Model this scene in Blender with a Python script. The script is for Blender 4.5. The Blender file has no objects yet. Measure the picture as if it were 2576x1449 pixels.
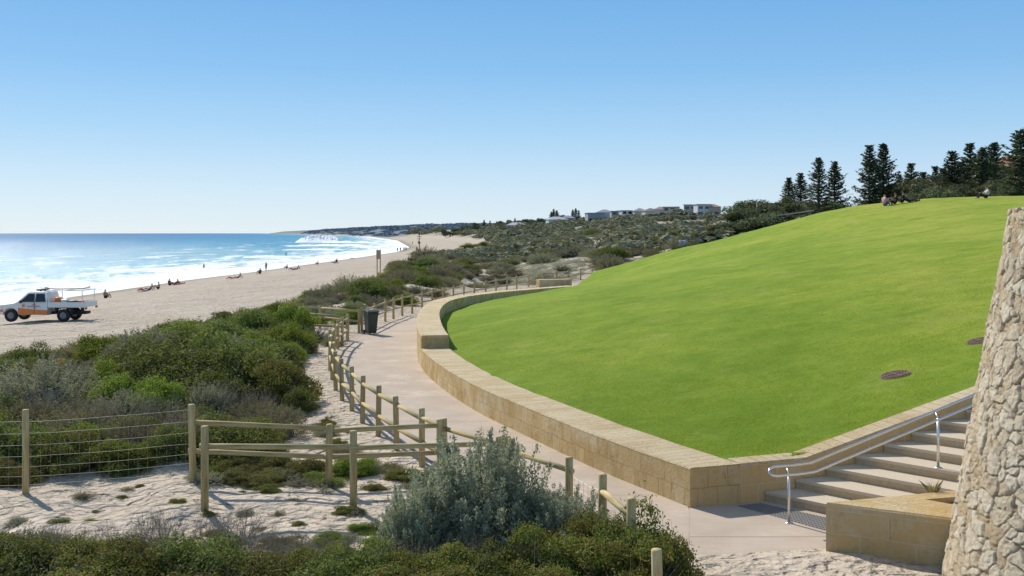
import bpy, math, random
import numpy as np
from mathutils import Vector
rng=np.random.default_rng(7); random.seed(7)
S=bpy.context.scene
COL=S.collection
# ------------------------------------------------------------ helpers
def link(o,parent=None):
    COL.objects.link(o)
    if parent: o.parent=parent
    return o
def info(o,label,cat,group=None):
    o["label"]=label; o["category"]=cat
    if group: o["group"]=group
def empty(name,loc,rotz=0,scale=1):
    e=bpy.data.objects.new(name,None); e.location=loc; e.rotation_euler=(0,0,rotz)
    e.scale=(scale,)*3 if not hasattr(scale,'__len__') else scale
    e.empty_display_size=.1
    return link(e)
def mesh(name,V,F,mats=(),midx=None,uv=None,smooth=False):
    me=bpy.data.meshes.new(name)
    V=np.asarray(V,dtype=np.float32)
    if isinstance(F,np.ndarray):
        n,k=F.shape
        me.vertices.add(len(V)); me.vertices.foreach_set('co',V.ravel())
        me.loops.add(n*k); me.loops.foreach_set('vertex_index',F.astype(np.int32).ravel())
        me.polygons.add(n)
        me.polygons.foreach_set('loop_start',np.arange(0,n*k,k,dtype=np.int32))
        me.polygons.foreach_set('loop_total',np.full(n,k,dtype=np.int32))
        me.update(calc_edges=True)
    else:
        me.from_pydata([tuple(map(float,v)) for v in V],[],F)
    for m in mats: me.materials.append(m)
    if midx is not None: me.polygons.foreach_set('material_index',np.asarray(midx,dtype=np.int32))
    if uv is not None:
        l=me.uv_layers.new(name='UVMap'); l.data.foreach_set('uv',np.asarray(uv,dtype=np.float32).ravel())
    me.polygons.foreach_set('use_smooth',np.full(len(me.polygons),smooth))
    me.update()
    return me
def obj(name,me,parent=None,loc=(0,0,0)):
    o=bpy.data.objects.new(name,me); o.location=loc
    return link(o,parent)
def ss(a,b,x):
    t=np.clip((np.asarray(x,float)-a)/(b-a),0,1); return t*t*(3-2*t)
class MB:
    """small mesh builder"""
    def __init__(s): s.v=[];s.f=[];s.m=[]
    def add(s,V,F,m=0):
        b=len(s.v); s.v+= [tuple(v) for v in V]; s.f+=[tuple(i+b for i in f) for f in F]; s.m+=[m]*len(F)
    def box(s,c,d,m=0):
        x,y,z=c;a,b,e=d[0]/2,d[1]/2,d[2]/2
        V=[(x+i*a,y+j*b,z+k*e) for i in(-1,1) for j in(-1,1) for k in(-1,1)]
        s.add(V,[(0,1,3,2),(4,6,7,5),(0,4,5,1),(2,3,7,6),(0,2,6,4),(1,5,7,3)],m)
    def tube(s,p,r,n=8,m=0,cap=True):
        p=[Vector(q) for q in p]; rr=r if hasattr(r,'__len__') else [r]*len(p)
        V=[];F=[]
        for i,q in enumerate(p):
            t=(p[min(i+1,len(p)-1)]-p[max(i-1,0)]).normalized()
            a=t.cross(Vector((0,0,1)) if abs(t.z)<.9 else Vector((1,0,0))).normalized(); b=t.cross(a)
            for k in range(n):
                an=2*math.pi*k/n; V.append(q+(a*math.cos(an)+b*math.sin(an))*rr[i])
        for i in range(len(p)-1):
            for k in range(n):
                k2=(k+1)%n; F.append((i*n+k,i*n+k2,(i+1)*n+k2,(i+1)*n+k))
        if cap: F+= [tuple(range(n))[::-1],tuple(range((len(p)-1)*n,len(p)*n))]
        s.add(V,F,m)
    def prism(s,pts,y0,y1,m=0):
        n=len(pts); V=[(x,y0,z) for x,z in pts]+[(x,y1,z) for x,z in pts]
        F=[tuple(range(n)),tuple(range(2*n-1,n-1,-1))]+[((i+1)%n,i,n+i,n+(i+1)%n) for i in range(n)]
        s.add(V,F,m)
    def me(s,name,mats,smooth=False):
        return mesh(name,s.v,s.f,mats,s.m,smooth=smooth)
def bevel(me,w=.01,seg=2):
    import bmesh
    bm=bmesh.new(); bm.from_mesh(me)
    bmesh.ops.recalc_face_normals(bm,faces=bm.faces)
    bmesh.ops.bevel(bm,geom=[e for e in bm.edges if e.is_manifold and e.calc_face_angle(0)>.5],offset=w,segments=seg,affect='EDGES',profile=.5)
    bm.to_mesh(me); bm.free(); return me
TAB=rng.random((256,256))
def vn(x,y,o=0):
    x=np.asarray(x,float)+o*17.3; y=np.asarray(y,float)+o*9.7
    xi=np.floor(x).astype(int); yi=np.floor(y).astype(int); fx=x-xi; fy=y-yi
    fx=fx*fx*(3-2*fx); fy=fy*fy*(3-2*fy)
    g=lambda a,b:TAB[a%256,b%256]
    return (g(xi,yi)*(1-fx)+g(xi+1,yi)*fx)*(1-fy)+(g(xi,yi+1)*(1-fx)+g(xi+1,yi+1)*fx)*fy
def fbm(x,y,o=0): return (vn(x,y,o)+.5*vn(x*2.1,y*2.1,o+1)+.25*vn(x*4.3,y*4.3,o+2))/1.75*2-1
# ------------------------------------------------------------ materials
def newmat(name):
    m=bpy.data.materials.new(name); m.use_nodes=True; nt=m.node_tree
    return m,nt,nt.nodes['Principled BSDF']
def N(nt,t,**k):
    n=nt.nodes.new(t)
    for a,b in k.items(): setattr(n,a,b)
    return n
def ramp(nt,stops,interp='LINEAR'):
    r=nt.nodes.new('ShaderNodeValToRGB'); e=r.color_ramp; e.interpolation=interp
    while len(e.elements)<len(stops): e.elements.new(.5)
    for i,(p,c) in enumerate(stops):
        e.elements[i].position=p; e.elements[i].color=(*c,1) if hasattr(c,'__len__') else (c,c,c,1)
    return r
def mixc(nt,a,b,f,mode='MIX'):
    n=nt.nodes.new('ShaderNodeMix'); n.data_type='RGBA'; n.blend_type=mode
    for s,v in ((6,a),(7,b),(0,f)):
        if isinstance(v,bpy.types.NodeSocket): nt.links.new(v,n.inputs[s])
        else: n.inputs[s].default_value=(*v,1) if hasattr(v,'__len__') else v
    return n.outputs[2]
def noisen(nt,co,scale,detail=4,rough=.6,dist=0):
    n=N(nt,'ShaderNodeTexNoise'); n.inputs['Scale'].default_value=scale; n.inputs['Detail'].default_value=detail
    n.inputs['Roughness'].default_value=rough; n.inputs['Distortion'].default_value=dist
    if co is not None: nt.links.new(co,n.inputs['Vector'])
    return n.outputs['Fac']
def bump(nt,h,strength,dist,nrm=None):
    b=N(nt,'ShaderNodeBump'); b.inputs['Strength'].default_value=strength; b.inputs['Distance'].default_value=dist
    nt.links.new(h,b.inputs['Height'])
    if nrm is not None: nt.links.new(nrm,b.inputs['Normal'])
    return b.outputs['Normal']
def maprange(nt,v,a,b,c=0,d=1):
    n=N(nt,'ShaderNodeMapRange'); nt.links.new(v,n.inputs[0])
    for i,q in enumerate((a,b,c,d)): n.inputs[i+1].default_value=q
    return n.outputs[0]
def mth(nt,op,a,b=None):
    n=N(nt,'ShaderNodeMath',operation=op)
    for i,v in enumerate((a,b)):
        if v is None: continue
        if isinstance(v,bpy.types.NodeSocket): nt.links.new(v,n.inputs[i])
        else: n.inputs[i].default_value=v
    return n.outputs[0]
def coord(nt,k='Object'): return N(nt,'ShaderNodeTexCoord').outputs[k]
def mapping(nt,co,sc):
    mp=N(nt,'ShaderNodeMapping'); mp.inputs['Scale'].default_value=sc; nt.links.new(co,mp.inputs[0]); return mp.outputs[0]
def simple(name,c1,c2=None,scale=5,rough=.7,bs=.2,bd=.01,metal=0,detail=5):
    m,nt,b=newmat(name); c2=c2 or tuple(x*.7 for x in c1); co=coord(nt)
    f=noisen(nt,co,scale,detail); r=ramp(nt,[(.3,c1),(.7,c2)]); nt.links.new(f,r.inputs[0])
    nt.links.new(r.outputs[0],b.inputs['Base Color']); b.inputs['Roughness'].default_value=rough; b.inputs['Metallic'].default_value=metal
    if bs: nt.links.new(bump(nt,noisen(nt,co,scale*4,4),bs,bd),b.inputs['Normal'])
    return m
def leafmat(name,cols,trans=.35,rough=.7,spec=.12,gain=1.0,plain=False,tt=(1.15,1.1,.7)):
    m,nt,b=newmat(name); cols=[tuple(min(.9,q*gain) for q in c) for c in cols]
    g=N(nt,'ShaderNodeNewGeometry'); k=len(cols)
    r=ramp(nt,[(i/(k-1),c) for i,c in enumerate(cols)]); nt.links.new(g.outputs['Random Per Island'],r.inputs[0])
    c=r.outputs[0]
    if not plain:
        oi=N(nt,'ShaderNodeObjectInfo')
        hsv=N(nt,'ShaderNodeHueSaturation'); nt.links.new(c,hsv.inputs['Color'])
        nt.links.new(maprange(nt,oi.outputs['Random'],0,1,.475,.515),hsv.inputs['Hue'])
        nt.links.new(maprange(nt,oi.outputs['Random'],0,1,.8,1.35),hsv.inputs['Value'])
        f=noisen(nt,coord(nt),2.2,3)
        c=mixc(nt,hsv.outputs[0],tuple(x*.55 for x in cols[0]),maprange(nt,f,.35,.7,.35,0))
    nt.links.new(c,b.inputs['Base Color']); b.inputs['Roughness'].default_value=rough
    b.inputs['Specular IOR Level'].default_value=spec
    t=N(nt,'ShaderNodeBsdfTranslucent'); nt.links.new(mixc(nt,c,tt,1,'MULTIPLY'),t.inputs['Color'])
    mx=N(nt,'ShaderNodeMixShader'); mx.inputs[0].default_value=trans
    out=[n for n in nt.nodes if n.type=='OUTPUT_MATERIAL'][0]
    nt.links.new(b.outputs[0],mx.inputs[1]); nt.links.new(t.outputs[0],mx.inputs[2]); nt.links.new(mx.outputs[0],out.inputs[0])
    return m
def sandmat():
    m,nt,b=newmat('sand'); uvn=N(nt,'ShaderNodeUVMap'); co=coord(nt)
    sx=N(nt,'ShaderNodeSeparateXYZ'); nt.links.new(uvn.outputs[0],sx.inputs[0]); u=sx.outputs[0]
    at=N(nt,'ShaderNodeAttribute',attribute_name='veg'); veg=at.outputs['Fac']
    at2=N(nt,'ShaderNodeAttribute',attribute_name='headland')
    n1=noisen(nt,co,.6,5); n2=noisen(nt,co,9,4)
    r=ramp(nt,[(.3,(.48,.405,.315)),(.7,(.60,.515,.42))]); nt.links.new(n1,r.inputs[0])
    c=mixc(nt,r.outputs[0],(.36,.295,.22),maprange(nt,n2,.48,.75,0,.5))
    c=mixc(nt,c,(.40,.335,.26),maprange(nt,noisen(nt,co,.12,6,.7),.45,.65,0,.45))
    c=mixc(nt,c,(.24,.195,.145),maprange(nt,u,.5,6,.75,0))
    c=mixc(nt,c,(.14,.10,.065),maprange(nt,noisen(nt,co,24,5,.75),.64,.72,0,.75))
    v1=noisen(nt,co,.09,9,.75); vr=ramp(nt,[(.35,(.12,.13,.07)),(.5,(.18,.18,.11)),(.7,(.28,.255,.175))]); nt.links.new(noisen(nt,co,.9,6,.7),vr.inputs[0])
    k=mth(nt,'MULTIPLY',maprange(nt,v1,.475,.515,0,1),veg)
    c=mixc(nt,c,vr.outputs[0],k)
    c=mixc(nt,c,(.16,.20,.22),at2.outputs['Fac'])  # distance haze painted as a blue-grey tint on the headland ground
    nt.links.new(c,b.inputs['Base Color']); b.inputs['Roughness'].default_value=.95; b.inputs['Specular IOR Level'].default_value=.1
    vo=N(nt,'ShaderNodeTexVoronoi',feature='SMOOTH_F1'); vo.inputs['Scale'].default_value=3.2
    mp=N(nt,'ShaderNodeVectorMath',operation='ADD'); nt.links.new(co,mp.inputs[0])
    nn=N(nt,'ShaderNodeTexNoise'); nn.inputs['Scale'].default_value=2; nt.links.new(co,nn.inputs['Vector']); nt.links.new(nn.outputs['Color'],mp.inputs[1])
    nt.links.new(mp.outputs[0],vo.inputs['Vector'])
    nrm=bump(nt,vo.outputs['Distance'],1,.18)
    nrm=bump(nt,noisen(nt,co,5,5,.6),1,.10,nrm)
    nrm=bump(nt,noisen(nt,co,.8,5,.65),1,.3,nrm)
    nt.links.new(nrm,b.inputs['Normal'])
    return m
def seamat():
    m,nt,b=newmat('sea'); uvn=N(nt,'ShaderNodeUVMap'); co=coord(nt)
    sx=N(nt,'ShaderNodeSeparateXYZ'); nt.links.new(uvn.outputs[0],sx.inputs[0]); u=sx.outputs[0]
    d=mth(nt,'MULTIPLY',u,-1.0)
    r=ramp(nt,[(0,(.28,.42,.42)),(.012,(.12,.37,.43)),(.06,(.05,.30,.43)),(.2,(.028,.215,.39)),(.6,(.025,.15,.32)),(1,(.04,.15,.30))])
    big=noisen(nt,mapping(nt,uvn.outputs[0],(1,.25,1)),.014,5)
    dd=mth(nt,'ADD',mth(nt,'DIVIDE',d,1200.0),maprange(nt,big,.3,.7,-.05,.05)); nt.links.new(dd,r.inputs[0])
    suv=mapping(nt,uvn.outputs[0],(1,.28,1))
    f1=noisen(nt,suv,.11,7,.68,.8)
    f2=noisen(nt,co,.55,6,.7)
    f=mth(nt,'ADD',mth(nt,'MULTIPLY',f1,.62),mth(nt,'MULTIPLY',f2,.38))
    thr=ramp(nt,[(0,.28),(.05,.385),(.12,.45),(.30,.505),(.5,.58),(.8,.67),(1,.72)]); nt.links.new(mth(nt,'DIVIDE',d,110.0),thr.inputs[0])
    fo=maprange(nt,mth(nt,'SUBTRACT',f,thr.outputs[0]),0,.05,0,1)
    ph=mth(nt,'ADD',mth(nt,'MULTIPLY',d,.20),mth(nt,'MULTIPLY',noisen(nt,mapping(nt,uvn.outputs[0],(.5,1,1)),.018,3),16.0))
    ln=maprange(nt,mth(nt,'SINE',ph),.74,.92,0,1)
    ln=mth(nt,'MULTIPLY',ln,maprange(nt,noisen(nt,mapping(nt,uvn.outputs[0],(1,.35,1)),.06,6,.7),.47,.54,0,1))
    ln=mth(nt,'MULTIPLY',ln,maprange(nt,d,130,60,0,1)); ln=mth(nt,'MULTIPLY',ln,maprange(nt,f2,.36,.5,0,1))
    fo=mth(nt,'MAXIMUM',fo,ln)
    wv=noisen(nt,suv,.3,6,.65)
    c=mixc(nt,r.outputs[0],(.012,.09,.22),maprange(nt,wv,.45,.7,0,.6))
    c=mixc(nt,c,(.86,.90,.92),fo)
    nrm=bump(nt,noisen(nt,suv,.35,5,.6),.8,.8)
    nrm=bump(nt,noisen(nt,co,2.2,5,.7),1,.3,nrm)
    di=N(nt,'ShaderNodeBsdfDiffuse'); nt.links.new(c,di.inputs[0])
    gl=N(nt,'ShaderNodeBsdfGlossy'); gl.inputs['Roughness'].default_value=.2; nt.links.new(nrm,gl.inputs['Normal']); gl.inputs['Color'].default_value=(1,1,1,1)
    mx=N(nt,'ShaderNodeMixShader'); nt.links.new(maprange(nt,fo,0,1,.22,.03),mx.inputs[0]); nt.links.new(di.outputs[0],mx.inputs[1]); nt.links.new(gl.outputs[0],mx.inputs[2])
    out=[n for n in nt.nodes if n.type=='OUTPUT_MATERIAL'][0]; nt.links.new(mx.outputs[0],out.inputs[0])
    return m
def lawnmat():
    m,nt,b=newmat('lawn'); co=coord(nt)
    r=ramp(nt,[(.38,(.165,.265,.02)),(.5,(.25,.34,.034)),(.62,(.37,.405,.06))])
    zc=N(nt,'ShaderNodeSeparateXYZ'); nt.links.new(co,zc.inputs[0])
    # turf colour shifts lighter and yellower with height up the mound
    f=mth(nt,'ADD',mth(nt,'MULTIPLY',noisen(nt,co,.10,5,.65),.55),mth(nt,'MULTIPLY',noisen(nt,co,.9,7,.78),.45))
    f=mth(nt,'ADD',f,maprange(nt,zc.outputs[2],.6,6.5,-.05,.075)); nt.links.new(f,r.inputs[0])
    c=mixc(nt,r.outputs[0],(.45,.36,.14),maprange(nt,noisen(nt,co,.38,9,.82),.55,.68,0,.6))
    c=mixc(nt,c,(.10,.165,.012),maprange(nt,noisen(nt,co,24,5,.8),.46,.75,0,.6))
    c=mixc(nt,c,(.12,.21,.014),maprange(nt,noisen(nt,mapping(nt,co,(1,2.4,1)),.35,7,.75),.53,.68,0,.55))
    nt.links.new(c,b.inputs['Base Color']); b.inputs['Roughness'].default_value=.9; b.inputs['Specular IOR Level'].default_value=.1
    nrm=bump(nt,noisen(nt,co,1.0,6,.7),.6,.16); nrm=bump(nt,noisen(nt,co,32,5,.85),1,.035,nrm)
    nt.links.new(nrm,b.inputs['Normal']); return m
def blockmat(name,bw,bh,offset=.5,c1=(.72,.54,.28),c2=(.56,.39,.17),mortar=(.26,.18,.10),ms=.012,mk=.5,stain=.65):
    m,nt,b=newmat(name); uvn=N(nt,'ShaderNodeUVMap'); co=coord(nt)
    br=N(nt,'ShaderNodeTexBrick'); br.offset=offset
    wob=N(nt,'ShaderNodeVectorMath',operation='MULTIPLY_ADD'); nn=N(nt,'ShaderNodeTexNoise'); nn.inputs['Scale'].default_value=4; nn.inputs['Detail'].default_value=5; nt.links.new(co,nn.inputs['Vector'])
    nt.links.new(nn.outputs['Color'],wob.inputs[0]); wob.inputs[1].default_value=(.07,.05,0); nt.links.new(uvn.outputs[0],wob.inputs[2]); nt.links.new(wob.outputs[0],br.inputs['Vector'])
    for k,v in (('Scale',1),('Mortar Size',ms),('Mortar Smooth',.6),('Brick Width',bw),('Row Height',bh),('Bias',0)): br.inputs[k].default_value=v
    br.inputs['Color1'].default_value=(*c1,1); br.inputs['Color2'].default_value=(*c2,1); br.inputs['Mortar'].default_value=(*c1,1)
    c=mixc(nt,br.outputs[0],(.54,.33,.12),maprange(nt,noisen(nt,co,2.6,6,.7),.44,.68,0,.6))
    c=mixc(nt,c,(.80,.69,.48),maprange(nt,noisen(nt,co,1.3,7,.75),.47,.62,0,.7))
    c=mixc(nt,c,(.11,.085,.055),maprange(nt,noisen(nt,mapping(nt,co,(1,1,.3)),5.5,8,.85,.6),.55,.70,0,stain))
    c=mixc(nt,c,mortar,mth(nt,'MULTIPLY',mth(nt,'MULTIPLY',br.outputs['Fac'],mk),maprange(nt,noisen(nt,co,3,4),.35,.6,.35,1)))
    nt.links.new(c,b.inputs['Base Color']); b.inputs['Roughness'].default_value=.92; b.inputs['Specular IOR Level'].default_value=.1
    nrm=bump(nt,mth(nt,'SUBTRACT',1.0,br.outputs['Fac']),.6,.015); nrm=bump(nt,noisen(nt,co,10,8,.8),1,.07,nrm)
    nt.links.new(nrm,b.inputs['Normal']); return m
def concmat():
    m,nt,b=newmat('path_concrete'); uvn=N(nt,'ShaderNodeUVMap'); co=coord(nt)
    sx=N(nt,'ShaderNodeSeparateXYZ'); nt.links.new(uvn.outputs[0],sx.inputs[0])
    r=ramp(nt,[(.3,(.43,.35,.275)),(.7,(.53,.44,.355))]); nt.links.new(noisen(nt,co,.9,6,.65),r.inputs[0])
    fr=mth(nt,'FRACT',mth(nt,'DIVIDE',sx.outputs[1],3.6)); j=mth(nt,'LESS_THAN',fr,.008)
    c=mixc(nt,r.outputs[0],(.22,.17,.12),mth(nt,'MULTIPLY',j,.8))
    br=noisen(nt,mapping(nt,uvn.outputs[0],(.6,22,1)),2,3); c=mixc(nt,c,(.34,.275,.215),maprange(nt,br,.5,.7,0,.4))
    c=mixc(nt,c,(.62,.53,.43),maprange(nt,noisen(nt,co,.45,7,.8),.55,.66,0,.6))
    c=mixc(nt,c,(.31,.24,.18),maprange(nt,noisen(nt,co,1.7,7,.8),.57,.73,0,.5))
    nt.links.new(c,b.inputs['Base Color']); b.inputs['Roughness'].default_value=.85; b.inputs['Specular IOR Level'].default_value=.15
    nt.links.new(bump(nt,br,.3,.01),b.inputs['Normal']); return m
def timbermat():
    m,nt,b=newmat('treated_pine'); co=coord(nt)
    f=noisen(nt,mapping(nt,co,(14,14,1.4)),1.5,5,.6); r=ramp(nt,[(.3,(.30,.225,.095)),(.5,(.50,.40,.20)),(.75,(.66,.56,.33))]); nt.links.new(f,r.inputs[0])
    oi=N(nt,'ShaderNodeObjectInfo'); c=mixc(nt,r.outputs[0],(.20,.15,.075),maprange(nt,oi.outputs['Random'],0,1,0,.4))
    nt.links.new(c,b.inputs['Base Color']); b.inputs['Roughness'].default_value=.8; b.inputs['Specular IOR Level'].default_value=.2
    nt.links.new(bump(nt,f,.5,.006),b.inputs['Normal']); return m
def towermat():
    m,nt,b=newmat('rubble_limestone'); co=coord(nt); at=N(nt,'ShaderNodeAttribute',attribute_name='tint')
    sp=N(nt,'ShaderNodeSeparateColor'); nt.links.new(at.outputs['Color'],sp.inputs[0])
    r=ramp(nt,[(0,(.56,.43,.27)),(.3,(.68,.57,.41)),(.65,(.80,.71,.55)),(1,(.62,.51,.36))]); nt.links.new(sp.outputs[0],r.inputs[0])
    c=mixc(nt,(.52,.40,.25),r.outputs[0],maprange(nt,sp.outputs[1],.03,.13,0,1))
    c=mixc(nt,c,(.36,.27,.17),maprange(nt,noisen(nt,co,9,8,.8),.57,.72,0,.5))
    c=mixc(nt,c,(.86,.79,.65),maprange(nt,noisen(nt,co,5,7,.8),.56,.70,0,.5))
    nt.links.new(c,b.inputs['Base Color']); b.inputs['Roughness'].default_value=.95; b.inputs['Specular IOR Level'].default_value=.1
    nrm=bump(nt,noisen(nt,co,13,8,.8),1,.05); nrm=bump(nt,noisen(nt,co,50,4,.7),.8,.012,nrm)
    nt.links.new(nrm,b.inputs['Normal']); return m
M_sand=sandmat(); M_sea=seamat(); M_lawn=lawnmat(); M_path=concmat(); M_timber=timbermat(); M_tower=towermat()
M_face=blockmat('limestone_blocks',.36,.325,.5,ms=.009,mk=.55,stain=.75); M_top=blockmat('limestone_coping',.205,5,0,(.74,.61,.40),(.62,.48,.28),(.30,.21,.12),.013,.6,.4)
M_stairside=blockmat('limestone_stair_blocks',.72,.325,.5,(.78,.58,.31),(.70,.50,.23),(.86,.74,.54),.011,.8,.4)
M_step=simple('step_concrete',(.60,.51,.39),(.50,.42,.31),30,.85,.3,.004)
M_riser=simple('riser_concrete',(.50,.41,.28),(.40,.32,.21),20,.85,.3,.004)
M_steel=simple('stainless_steel',(.75,.75,.75),(.62,.62,.62),30,.3,0,0,1)
M_dark=simple('dark_plastic',(.02,.035,.03),(.03,.045,.04),8,.45,.1,.002)
M_black=simple('black_rubber',(.018,.018,.018),(.03,.03,.03),20,.8,.2,.003)
M_white=simple('white_paint',(.80,.80,.78),(.74,.74,.72),2,.3,0,0)
M_orange=simple('orange_vinyl',(.85,.24,.03),(.78,.2,.03),6,.4,0,0)
M_glass=simple('dark_glass',(.02,.025,.03),(.03,.035,.04),1,.05,0,0)
M_grey=simple('grey_metal',(.30,.30,.30),(.22,.22,.22),10,.45,.1,.002,.6)
M_red=simple('red_plastic',(.5,.04,.03),(.4,.03,.02),8,.4,0,0)
M_iron=simple('rusty_iron',(.22,.13,.09),(.11,.07,.055),25,.8,.5,.006)
M_tact=simple('tactile_pavers',(.20,.19,.18),(.15,.145,.14),30,.8,.2,.004)
M_gravel=simple('gravel',(.52,.37,.24),(.22,.15,.09),22,.9,1,.06)
M_wire=simple('galvanised_wire',(.40,.37,.33),(.28,.25,.22),30,.5,0,0,.3)
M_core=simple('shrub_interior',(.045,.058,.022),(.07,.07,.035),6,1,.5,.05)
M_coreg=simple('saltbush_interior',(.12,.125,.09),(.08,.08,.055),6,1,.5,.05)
M_twig=simple('dry_twigs',(.38,.31,.23),(.24,.19,.14),10,.9,0,0)
M_bark=simple('bark',(.13,.10,.08),(.07,.055,.04),8,.95,.6,.03)
L_bright=leafmat('bright_green_leaves',[(.08,.14,.018),(.14,.20,.03),(.21,.25,.045),(.26,.28,.06)],.4,gain=1.15)
L_dark=leafmat('dark_green_leaves',[(.065,.10,.028),(.11,.15,.038),(.17,.20,.052),(.23,.23,.07)],.35,gain=1.15)
L_olive=leafmat('olive_leaves',[(.07,.105,.022),(.125,.165,.034),(.19,.21,.048),(.25,.15,.055),(.135,.185,.04)],.35,gain=1.15)
L_grey=leafmat('grey_green_leaves',[(.23,.24,.17),(.31,.31,.23),(.40,.39,.30),(.26,.28,.18)],.28,.85,.08)
L_silver=leafmat('silver_leaves',[(.31,.37,.26),(.43,.49,.35),(.57,.61,.46),(.50,.51,.32)],.38,.8,.1,tt=(1,1,.85))
L_brown=leafmat('brown_scrub_leaves',[(.19,.18,.10),(.29,.25,.16),(.24,.24,.125),(.36,.30,.20)],.28,.85,.08)
L_pig=leafmat('succulent_leaves',[(.14,.19,.035),(.32,.27,.05),(.48,.24,.035),(.52,.32,.06)],.4,.6,.2,gain=1.15)
L_grass=leafmat('dry_grass_blades',[(.36,.31,.18),(.46,.40,.25),(.30,.31,.14),(.20,.26,.09)],.4,.8,.1)
L_pine=leafmat('pine_needles',[(.06,.085,.055),(.09,.12,.072),(.125,.155,.09)],.28,.8,.1)
L_tree=leafmat('tree_leaves',[(.09,.115,.062),(.14,.165,.09),(.21,.22,.125)],.3,.7,.1)
L_treefar=leafmat('distant_tree_leaves',[(.12,.15,.12),(.155,.185,.145),(.19,.22,.165)],.2,.8,.05)  # paler leaf colours with aerial haze mixed into them
L_far=leafmat('distant_scrub_leaves',[(.14,.16,.105),(.22,.23,.16),(.30,.285,.21),(.10,.13,.075)],.2,.9,.05)
L_lawn=leafmat('lawn_blades',[(.16,.27,.022),(.25,.35,.034),(.34,.40,.055),(.42,.41,.12)],.5,.8,.08,plain=True)
# ------------------------------------------------------------ layout polylines
fence1=[(1.53,10.37),(1.49,12.39),(1.24,13.68),(.845,14.7),(-.10,16.23),(-1.2,17.8),(-1.70,18.8),(-2.34,20.2),(-2.9,21.6),(-3.47,23.1),(-3.97,24.7),(-4.47,26.2),(-4.94,27.9),(-5.4,29.9),(-5.83,31.9),(-6.2,34.1),(-6.45,36.1),(-6.6,37.7),(-6.66,39.0),(-6.68,40.5)]
fence2=[(-6.63,44),(-6.45,46.8),(-6.3,49.5),(-6.07,51),(-5.84,53),(-5.45,54.4),(-5.07,56.2),(-4.67,58.2),(-4.2,60.6),(-3.7,62.7),(-3.15,65.1),(-2.57,67.7),(-1.85,70),(-1.16,72.4),(-.39,74.6),(.37,77.2),(1.36,80.6),(2.6,84),(3.9,87),(5.1,89.8),(6.45,93.5),(7.84,97.2)]
wall=[(2.85,15.95),(1.57,18.55),(.277,21.65),(-.86,24.5),(-2.01,28.3),(-2.96,32.5),(-3.58,37.5),(-4.02,43),(-4.1,48),(-3.8,52),(-3.1,56),(-2.15,59.3),(-1.0,62.6),(1.2,67.3),(4.0,73)]
def smooth_poly(P,step):
    P=np.array(P,float); n=len(P); out=[]
    for i in range(n-1):
        p0,p1,p2,p3=P[max(i-1,0)],P[i],P[i+1],P[min(i+2,n-1)]
        k=max(2,int(np.linalg.norm(p2-p1)/step))
        for j in range(k):
            t=j/k; out.append(.5*((2*p1)+(-p0+p2)*t+(2*p0-5*p1+4*p2-p3)*t*t+(-p0+3*p1-3*p2+p3)*t**3))
    out.append(P[-1]); return np.array(out)
WS=smooth_poly(wall,.5)
FA=np.array(fence1+fence2); 
fx=lambda y:np.interp(y,FA[:,1],FA[:,0]); wx=lambda y:np.interp(y,[12.5,13.25]+list(WS[:,1])+[97,110],[2.2,2.35]+list(WS[:,0])+[11,14])
PC=np.array([((fx(y)+wx(y))/2,y) for y in np.arange(12.5,98,1.5)])
# ------------------------------------------------------------ hill (lawn) height by thin plate spline
Wd=np.array([1,.318]); Wd/=np.linalg.norm(Wd); Wn=np.array([-Wd[1],Wd[0]])
def offs(P,d):
    T=np.gradient(P,axis=0); T/=np.linalg.norm(T,axis=1)[:,None]
    return P+np.stack([T[:,1],-T[:,0]],1)*d
WI=offs(WS,.9); WM=offs(WS,.5)
cp=[]
for i in range(0,len(WI),5):
    y=WI[i,1]; cp.append((WI[i,0],y,float(np.interp(y,[16,33,45,60,73],[.6,.6,.5,.35,.3]))))
cp+=[(4.5,16.85,.62),(4.88,17,.66),(6.6,17.65,1.05),(8.3,18.15,1.52),(11,19.1,2.25),(14,20,2.95),(20,22,4.0),(30,26,5.2),
 (7.88,20.5,1.436),(10.15,21.5,2.02),(12.2,50,2.9),(4,45,1.65),(45,40,6.4),(55,60,6.9),
 (6.6,78,1.38),(9.84,79,2.22),(13.2,80,3.06),(16.4,80,3.8),(19.55,80,4.55),(22.7,80,5.42),(25.9,80,6.25),(28.8,79,6.7),(31.1,77,6.93),(34,74,7.05),(37,72,7.0),(45,70,7.1),
 (35,85,6.8),(30,92,5.6),(22,97,3.6),(14,98,2.0),(7,90,.5),(45,92,6.6),(55,96,6.2),(4.5,80,.6)]
cp=np.array(cp); XY=cp[:,:2]/10
def phi(r2): return np.where(r2>0,r2*np.log(np.maximum(r2,1e-12)),0)
n=len(cp); D2=((XY[:,None]-XY[None])**2).sum(2)
A=np.zeros((n+3,n+3)); A[:n,:n]=phi(D2)+np.diag(np.where(cp[:,1]>44,.05,.012)); A[:n,n]=1; A[:n,n+1:]=XY; A[n:,:n]=A[:n,n:].T
W=np.linalg.solve(A,np.concatenate([cp[:,2],[0,0,0]]))
def H(x,y):
    x=np.asarray(x,float).ravel()/10; y=np.asarray(y,float).ravel()/10; o=W[n]+W[n+1]*x+W[n+2]*y
    for i in range(n): o=o+W[i]*phi((x-XY[i,0])**2+(y-XY[i,1])**2)
    return o
def lbump(x,y): return .08*fbm(np.asarray(x)/3.6,np.asarray(y)/3.6,31)+.02*fbm(np.asarray(x)/.8,np.asarray(y)/.8,35)
C0=np.array([2.85,15.95]); capB=C0+Wd*.92
retm=[tuple(C0+Wd*.92+Wn*.2),tuple(C0+Wd*25+Wn*.2)]
hillpoly=[tuple(p) for p in WM]+[(6.0,76.5),(7.5,85),(10,98),(60,98),(60,34)]+[retm[1],retm[0]]
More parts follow.
